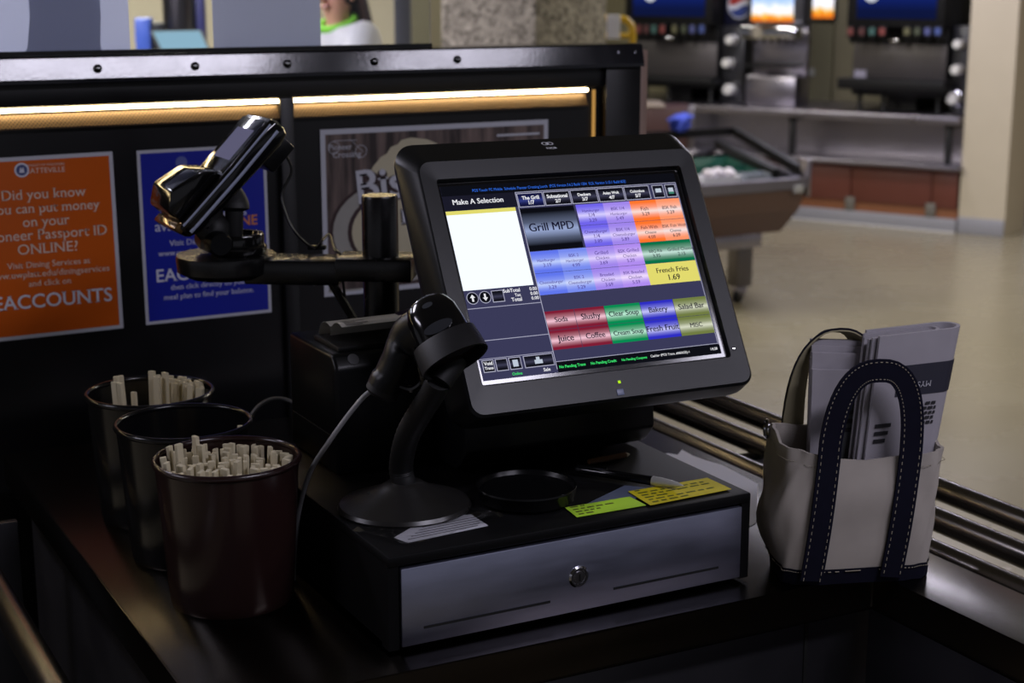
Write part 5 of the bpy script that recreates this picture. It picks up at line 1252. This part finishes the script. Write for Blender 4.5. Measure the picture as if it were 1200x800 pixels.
# second brown cart behind, with a blue cloth
P0 = pz(785, 281, FLOOR); d2 = (P0 - CAM).dot(FW)
def e2(x, y): return pp(x, y, P0, Vector((-FW.x, -FW.y, 0)).normalized())
t = thing('serving_cart', (P0.x, P0.y, FLOOR), 'dark red brown serving cart behind the salad cart, beside the black partition', 'cart')
L2, R2 = e2(740, 126), e2(812, 126); ax2 = (R2 - L2); w2 = ax2.length; ax2.normalize(); ay2 = Vector((-ax2.y, ax2.x, 0)); 
CM2 = basis((L2.x, L2.y, 0), tuple(ax2), tuple(ay2), (0, 0, 1)); zt2 = L2.z; zb2 = e2(775, 175).z
bm = new(); box(bm, (0, 0, zb2), (w2, 0.4, zt2), CM2, 0.006); obj('body', bm, mat('cart_red_brown', (62, 40, 38), 0.45, var=0.1), t)
bm = new(); box(bm, (-0.01, -0.01, zt2), (w2 * 0.55, 0.41, zt2 + 0.018), CM2, 0.004); obj('tray_top', bm, mat('cart_top_tan', (130, 118, 104), 0.5), t)
bm = new(); box(bm, (w2 - 0.03, -0.015, zb2), (w2 + 0.01, 0.015, zt2 + 0.02), CM2, 0.004); obj('corner_post', bm, M_FSTEEL, t)
for (x, y) in ((0.05, 0.05), (w2 - 0.05, 0.05), (0.05, 0.35), (w2 - 0.05, 0.35)):
    bm = new(); p_ = CM2 @ Vector((x, y, 0)); tube(bm, [(p_.x, p_.y, FLOOR), (p_.x, p_.y, zb2)], 0.02, 10); obj('leg', bm, M_FBLK, t)
p_ = cq(0.5, 0.55, RZ + 0.09); P1 = cq(0.42, 0.985, RZ + 0.175)
blob('cleaning_cloth', (P1.x, P1.y, P1.z), (0.075, 0.07, 0.055), mat('blue_cloth', (52, 70, 170), 0.8, var=0.2), 11, 'crumpled blue cloth on the far guard rail of the salad cart', 'cloth', amp=0.7)

# ================================================================== CONCRETE COLUMN, POST, YELLOW FRAME
def aggregate():
    m = bpy.data.materials.new('exposed_aggregate'); m.use_nodes = True; N = m.node_tree.nodes; L = m.node_tree.links; b = N['Principled BSDF']; b.inputs['Roughness'].default_value = 0.9
    tc = N.new('ShaderNodeTexCoord'); v = N.new('ShaderNodeTexVoronoi'); v.inputs['Scale'].default_value = 55; L.new(tc.outputs['Object'], v.inputs['Vector'])
    cr = N.new('ShaderNodeValToRGB'); L.new(v.outputs['Color'], cr.inputs[0]); el = cr.color_ramp.elements
    el[0].position = 0.1; el[0].color = lin((92, 86, 74)); el[1].position = 0.9; el[1].color = lin((168, 160, 142))
    L.new(cr.outputs[0], b.inputs['Base Color']); bp_ = N.new('ShaderNodeBump'); bp_.inputs['Distance'].default_value = 0.01; bp_.inputs['Strength'].default_value = 0.6; L.new(v.outputs['Distance'], bp_.inputs['Height']); L.new(bp_.outputs[0], b.inputs['Normal']); return m
K = pd(628, 30, 6.4)
KM = basis((K.x, K.y, 0), tuple(BE), tuple(-BN), (0, 0, 1))
bm = new(); box(bm, (0, 0, FLOOR), (0.48, 0.55, CEIL), KM, 0.012); struct(obj('column', bm, aggregate()))
G1, G2 = pd(462, 30, 7.6), pd(481, 30, 7.6)
bm = new(); w_ = (G2 - G1).length; box(bm, (0, 0, FLOOR), (w_, 0.08, CEIL), basis((G1.x, G1.y, 0), tuple(RT), (-RT.y, RT.x, 0), (0, 0, 1)), 0.004); struct(obj('trim_1', bm, mat('grey_steel_post', (84, 84, 92), 0.45, 0.5, var=0.1)))
# olive return wall between post and column
Q1 = pd(481, 30, 8.2)
bm = new(); box(bm, (0, 0, FLOOR), (0.55, 0.1, CEIL), basis((Q1.x, Q1.y, 0), tuple(RT), (-RT.y, RT.x, 0), (0, 0, 1))); struct(obj('wall_return', bm, M_OLIVE, smooth=False))
Y1 = pd(741, 40, 7.4); zt_ = pd(735, 22, 7.4).z
t = thing('yellow_trolley', (Y1.x - 0.12, Y1.y + 0.06, FLOOR), 'yellow tubular trolley frame showing between the column and partition', 'trolley')
M_YEL = mat('yellow_paint', (196, 158, 20), 0.4, var=0.08)
Y2 = Y1 - RT * 0.30
bm = new(); tube(bm, curve([(Y1.x, Y1.y, FLOOR + 0.1), (Y1.x, Y1.y, zt_ - 0.25), (Y1.x, Y1.y, zt_ - 0.06), (Y1.x - RT.x * 0.02, Y1.y - RT.y * 0.02, zt_ - 0.015), (Y1.x - RT.x * 0.06, Y1.y - RT.y * 0.06, zt_), (Y2.x + RT.x * 0.06, Y2.y + RT.y * 0.06, zt_), (Y2.x, Y2.y, zt_ - 0.06), (Y2.x, Y2.y, FLOOR + 0.1)], 6), 0.016, 12); obj('handle_frame', bm, M_YEL, t)
zc2 = pd(735, 42, 7.4).z
bm = new(); tube(bm, [(Y1.x, Y1.y, zc2), (Y2.x, Y2.y, zc2)], 0.012, 10); obj('cross_bar', bm, M_YEL, t)
bm = new(); box(bm, (-0.32, 0.0, FLOOR + 0.08), (0.02, 0.35, FLOOR + 0.11), basis((Y1.x, Y1.y, 0), tuple(RT), (-RT.y, RT.x, 0), (0, 0, 1)), 0.004); obj('load_plate', bm, M_YEL, t)
for k in (-0.28, -0.02):
    bm = new(); p_ = Y1 + RT * k; lathe(bm, [(0.0, -0.02), (0.05, -0.02), (0.05, 0.02), (0, 0.02)], at((p_.x, p_.y, FLOOR + 0.05), rx=PI / 2, rz=-YAW + PI / 2), 20); obj('wheel', bm, M_BLKM, t)
W1 = pd(724, 30, 7.36)
bm = new(); box(bm, (-0.05, 0, -0.06), (0.012, 0.01, 0.05), basis((W1.x, W1.y, W1.z), tuple(RT), (-RT.y, RT.x, 0), (0, 0, 1)), 0.002); obj('white_tag', bm, M_PAPER, t)

# ================================================================== KITCHEN BEHIND THE GLASS
sz = 0.335
KS = pd(205, 55, 7.0)
KB = basis((KS.x, KS.y, 0), tuple(RT), (-RT.y, RT.x, 0), (0, 0, 1))
t = thing('kitchen_shelf', (KS.x, KS.y, FLOOR), 'tall steel kitchen counter behind the partition glass', 'counter')
bm = new(); box(bm, (-0.7, -0.25, sz - 0.03), (0.22, 0.45, sz), KB, 0.003); obj('top', bm, mat('kitchen_top', (60, 70, 70), 0.35, 0.6), t)
bm = new(); box(bm, (-0.68, -0.22, FLOOR), (0.20, 0.43, sz - 0.031), KB); obj('cabinet', bm, mat('kitchen_cabinet', (70, 72, 74), 0.4, 0.5), t, smooth=False)
t = thing('order_screen', (KS.x, KS.y, sz), 'bright tilted order screen on the kitchen counter behind the glass', 'screen')
pn = (-FW * 0.8 + Vector((0, 0, 0.75))).normalized()
c_ = [pp(x, y, pd(212, 50, 6.95), pn) for x, y in ((192, 63), (246, 62), (234, 36), (179, 37))]
bm = new(); b_ = [p - pn * 0.03 for p in c_]; o_ = [p + (p - sum(c_, Vector()) / 4) * 0.10 for p in c_]; ob = [p - pn * 0.03 for p in o_]
loft(bm, [[p - pn * 0.002 for p in o_], ob]); obj('casing', bm, M_FBLK, t, smooth=False)
bm = new(); quad(bm, c_); obj('display', bm, emat('order_display', (150, 190, 214), 1.0), t, smooth=False)
bm = new(); m_ = sum(ob, Vector()) / 4; tube(bm, [m_, Vector((m_.x + 0.02, m_.y + 0.05, sz))], [0.03, 0.06], 12); obj('stand', bm, M_FBLK, t)
P = pd(169, 33, 7.2)
t = thing('blue_box', (P.x, P.y, sz), 'small blue dispenser with a black cap beside the order screen', 'dispenser')
PB = basis((P.x, P.y, 0), tuple(RT), (-RT.y, RT.x, 0), (0, 0, 1)); z1 = pd(169, 21, 7.2).z
bm = new(); box(bm, (-0.035, -0.04, sz), (0.035, 0.04, z1), PB, 0.008); obj('body', bm, mat('box_blue', (70, 100, 190), 0.4), t)
bm = new(); box(bm, (0.036, -0.03, sz), (0.10, 0.03, pd(185, 26, 7.2).z), PB, 0.012); obj('cap', bm, M_FBLK, t)
P = pd(211, 20, 7.35); z1 = pd(211, -40, 7.35).z
t = thing('drink_urn', (P.x, P.y, sz), 'dark steel drink urn standing behind the order screen', 'urn')
bm = new(); lathe(bm, [(0.06, 0.0), (0.078, 0.01), (0.078, z1 - sz - 0.03), (0.07, z1 - sz), (0.0, z1 - sz + 0.01)], Matrix.Translation((P.x, P.y, sz)), 32); obj('body', bm, mat('urn_steel', (74, 70, 72), 0.28, 1.0), t)
bm = new(); box(bm, (0.080, -0.03, sz), (0.115, 0.03, z1 - 0.1), basis((P.x, P.y, 0), tuple(RT), (-RT.y, RT.x, 0), (0, 0, 1)), 0.004); obj('handle', bm, mat('urn_blue', (44, 44, 100), 0.5), t)
# ================================================================== PERSON
PD = 7.0
HC = pd(396, -8, PD)                      # middle of the head
left = -RT; tow = Vector((-FW.x, -FW.y, 0)).normalized()
FD = (left * 0.66 + tow * 0.75).normalized(); SD = Vector((-FD.y, FD.x, 0))     # facing, and the person's left
zf = FLOOR
def w_(f, s, z): return Vector((HC.x, HC.y, 0)) + FD * f + SD * s + Vector((0, 0, z))
hz = HC.z
t = thing('person', w_(0, 0, zf), 'person with long dark hair in a white sweater with green collar', 'person')
sgn = 1 if (SD.dot(RT) > 0) else -1       # side of the body nearer to the right of the picture
def skin(name, nodes, edges, m, parent, sub=2, root=0):
    me = bpy.data.meshes.new(name); me.from_pydata([n_[0] for n_ in nodes], edges, []); me.materials.append(m)
    o = bpy.data.objects.new(name, me); COL.objects.link(o)
    md = o.modifiers.new('skin', 'SKIN'); md.use_smooth_shade = True
    for k, n_ in enumerate(nodes):
        v = me.skin_vertices[0].data[k]; r_ = n_[1]; v.radius = r_ if isinstance(r_, tuple) else (r_, r_); v.use_root = (k == root)
    s_ = o.modifiers.new('sub', 'SUBSURF'); s_.levels = sub; s_.render_levels = sub
    setpar(o, parent); return o
H = hz - zf
shz, hipz = H - 0.235, H - 0.72
hipz_ = zf + 0.90
elR = w_(0.15, sgn * 0.235, hz - 0.40); haR = w_(0.28, sgn * 0.06, hz - 0.17)
elL = w_(0.05, -sgn * 0.25, hz - 0.50); haL = w_(0.27, -sgn * 0.12, hz - 0.46)
nodes = [(w_(0, 0, hipz_), (0.15, 0.11)), (w_(0.0, 0, hipz_ + 0.2), (0.125, 0.095)), (w_(0.0, 0, hz - 0.285), (0.15, 0.10)), (w_(-0.01, 0, hz - 0.20), 0.065), (w_(0.0, 0, hz - 0.12), 0.05),
         (w_(0.015, 0, hz - 0.055), 0.068), (w_(0.0, 0, hz + 0.02), (0.078, 0.088)), (w_(-0.005, 0, hz + 0.085), 0.070), (w_(-0.005, 0, hz + 0.115), 0.045),
         (w_(0, sgn * 0.165, hz - 0.185), 0.060), (elR, 0.042), (haR - (haR - elR).normalized() * 0.03, 0.027),
         (w_(0, -sgn * 0.165, hz - 0.185), 0.060), (elL, 0.042), (haL, 0.027),
         (w_(0, 0.09, hipz_ - 0.05), 0.085), (w_(0.02, 0.10, zf + 0.48), 0.058), (w_(0, 0.10, zf + 0.09), 0.042), (w_(0.14, 0.11, zf + 0.035), 0.033),
         (w_(0, -0.09, hipz_ - 0.05), 0.085), (w_(0.02, -0.10, zf + 0.48), 0.058), (w_(0, -0.10, zf + 0.09), 0.042), (w_(0.14, -0.11, zf + 0.035), 0.033)]
edges = [(0, 1), (1, 2), (2, 3), (3, 4), (4, 5), (5, 6), (6, 7), (7, 8), (2, 9), (9, 10), (10, 11), (2, 12), (12, 13), (13, 14), (0, 15), (15, 16), (16, 17), (17, 18), (0, 19), (19, 20), (20, 21), (21, 22)]
M_SKIN = mat('skin', (196, 142, 120), 0.55, var=0.06, scale=20)
body = skin('body', nodes, edges, M_SKIN, t)
# hands
for (el, ha) in ((elR, haR), (elL, haL)):
    d_ = (ha - el).normalized(); sx = d_.cross(Vector((0, 0, 1))).normalized(); up_ = sx.cross(d_)
    nd = [(ha, (0.026, 0.014)), (ha + d_ * 0.075, (0.034, 0.013))]; ed = [(0, 1)]
    for k, (o_, l_) in enumerate(((-0.027, 0.062), (-0.009, 0.072), (0.009, 0.068), (0.027, 0.054))):
        b0 = ha + d_ * 0.075 + sx * o_; i = len(nd)
        nd += [(b0 + d_ * l_ * 0.5 - up_ * 0.004, 0.0085), (b0 + d_ * l_ * 0.85 - up_ * 0.022, 0.0075)]; ed += [(1, i), (i, i + 1)]
    i = len(nd); nd += [(ha + d_ * 0.04 + sx * 0.045 - up_ * 0.01, 0.010), (ha + d_ * 0.075 + sx * 0.055 - up_ * 0.022, 0.0085)]; ed += [(0, i), (i, i + 1)]
    skin('hand', nd, ed, M_SKIN, t, 1)
M_SWEAT = mat('white_fleece', (214, 212, 214), 0.95, var=0.08, scale=30, bump=0.5, bscale=150)
M_TROU = mat('dark_trousers', (30, 32, 44), 0.8)
cs = lambda k, a: (nodes[k][0], tuple(v + a for v in nodes[k][1]) if isinstance(nodes[k][1], tuple) else nodes[k][1] + a)
sw = [cs(0, 0.018), cs(1, 0.035), cs(2, 0.028), (w_(-0.01, 0, hz - 0.178), 0.078), cs(9, 0.030), cs(10, 0.026), (elR.lerp(haR, 0.85), 0.036), cs(12, 0.030), cs(13, 0.026), (elL.lerp(haL, 0.85), 0.036)]
skin('sweater', sw, [(0, 1), (1, 2), (2, 3), (2, 4), (4, 5), (5, 6), (2, 7), (7, 8), (8, 9)], M_SWEAT, t)
skin('trousers', [cs(0, 0.012), cs(15, 0.014), cs(16, 0.016), (w_(0, 0.10, zf + 0.10), 0.062), cs(19, 0.014), cs(20, 0.016), (w_(0, -0.10, zf + 0.10), 0.062)], [(0, 1), (1, 2), (2, 3), (0, 4), (4, 5), (5, 6)], M_TROU, t)
for s in (1, -1): skin('shoe', [(w_(-0.03, s * 0.105, zf + 0.05), 0.048), (w_(0.08, s * 0.11, zf + 0.042), 0.045), (w_(0.17, s * 0.115, zf + 0.035), 0.034)], [(0, 1), (1, 2)], M_BLKM, t, 1)
bm = new(); n = 24
tube(bm, [w_(0.010 + 0.074 * math.cos(2 * PI * k / n), 0.082 * math.sin(2 * PI * k / n), hz - 0.128 - 0.028 * math.cos(2 * PI * k / n)) for k in range(n + 1)], 0.017, 10); obj('collar', bm, mat('green_collar', (130, 210, 60), 0.8), t)
# face
M_HAIR = mat('dark_brown_hair', (40, 23, 18), 0.6, spec=0.25, var=0.4, scale=60, stretch=(1, 1, 0.15))
bm = new(); tube(bm, [w_(0.080, 0, hz + 0.025), w_(0.098, 0, hz + 0.0), w_(0.112, 0, hz - 0.022), w_(0.086, 0, hz - 0.032)], [0.008, 0.011, 0.015, 0.010], 10); obj('nose', bm, M_SKIN, t)
for s in (1, -1):
    bm = new(); bmesh.ops.create_uvsphere(bm, u_segments=12, v_segments=8, radius=0.012, matrix=Matrix.Translation(w_(0.074, s * 0.034, hz + 0.022))); obj('eye', bm, mat('eye_dark', (30, 24, 22), 0.3), t)
    bm = new(); tube(bm, [w_(0.076, s * 0.018, hz + 0.044), w_(0.080, s * 0.036, hz + 0.048), w_(0.068, s * 0.054, hz + 0.042)], 0.004, 6); obj('eyebrow', bm, M_HAIR, t)
    bm = new(); tube(bm, [w_(-0.004, s * 0.082, hz - 0.03), w_(-0.008, s * 0.090, hz + 0.0), w_(-0.012, s * 0.088, hz + 0.03)], [0.008, 0.014, 0.010], 8); obj('ear', bm, M_SKIN, t)
bm = new(); tube(bm, curve([w_(0.074, -0.026, hz - 0.050), w_(0.086, 0.0, hz - 0.060), w_(0.074, 0.026, hz - 0.050)], 4), [0.003] + [0.0065] * 7 + [0.003], 8); obj('mouth', bm, mat('lips', (150, 70, 66), 0.4), t)
# hair: cap over the skull and long locks down the back and sides
bm = new(); bmesh.ops.create_uvsphere(bm, u_segments=24, v_segments=16, radius=1.0)
for v in list(bm.verts):
    x, y, z = v.co; v.co = w_(-0.020 + x * 0.112, y * 0.100, hz + 0.040 + z * 0.112)
dl = [v for v in bm.verts if (v.co - w_(0, 0, 0)).dot(FD) > 0.045 and v.co.z < hz + 0.075]
bmesh.ops.delete(bm, geom=dl, context='VERTS'); hr = obj('hair', bm, M_HAIR, t)
for k in range(13):
    a = PI / 2 + 0.28 + (PI - 0.56) * k / 12; f0, s0_ = math.cos(a) * 0.095 - 0.02, math.sin(a + PI) * 0.0 + (1 - 2 * k / 12) * 0.098
    P = curve([w_(f0 * 0.7, s0_ * 0.9, hz + 0.07), w_(f0 * 1.0 - 0.005, s0_ * 1.05, hz - 0.04), w_(f0 * 1.05 - 0.02, s0_ * 1.25, hz - 0.16), w_(f0 - 0.035 + 0.02 * math.sin(k), s0_ * 1.45, hz - 0.27 - 0.02 * math.cos(2 * k))], 6)
    bm = new(); tube(bm, P, [(0.020, 0.027)] * (len(P) - 6) + [(0.020 - 0.003 * j, 0.026 - 0.004 * j) for j in range(6)], 8); obj('hair_lock', bm, M_HAIR, hr)
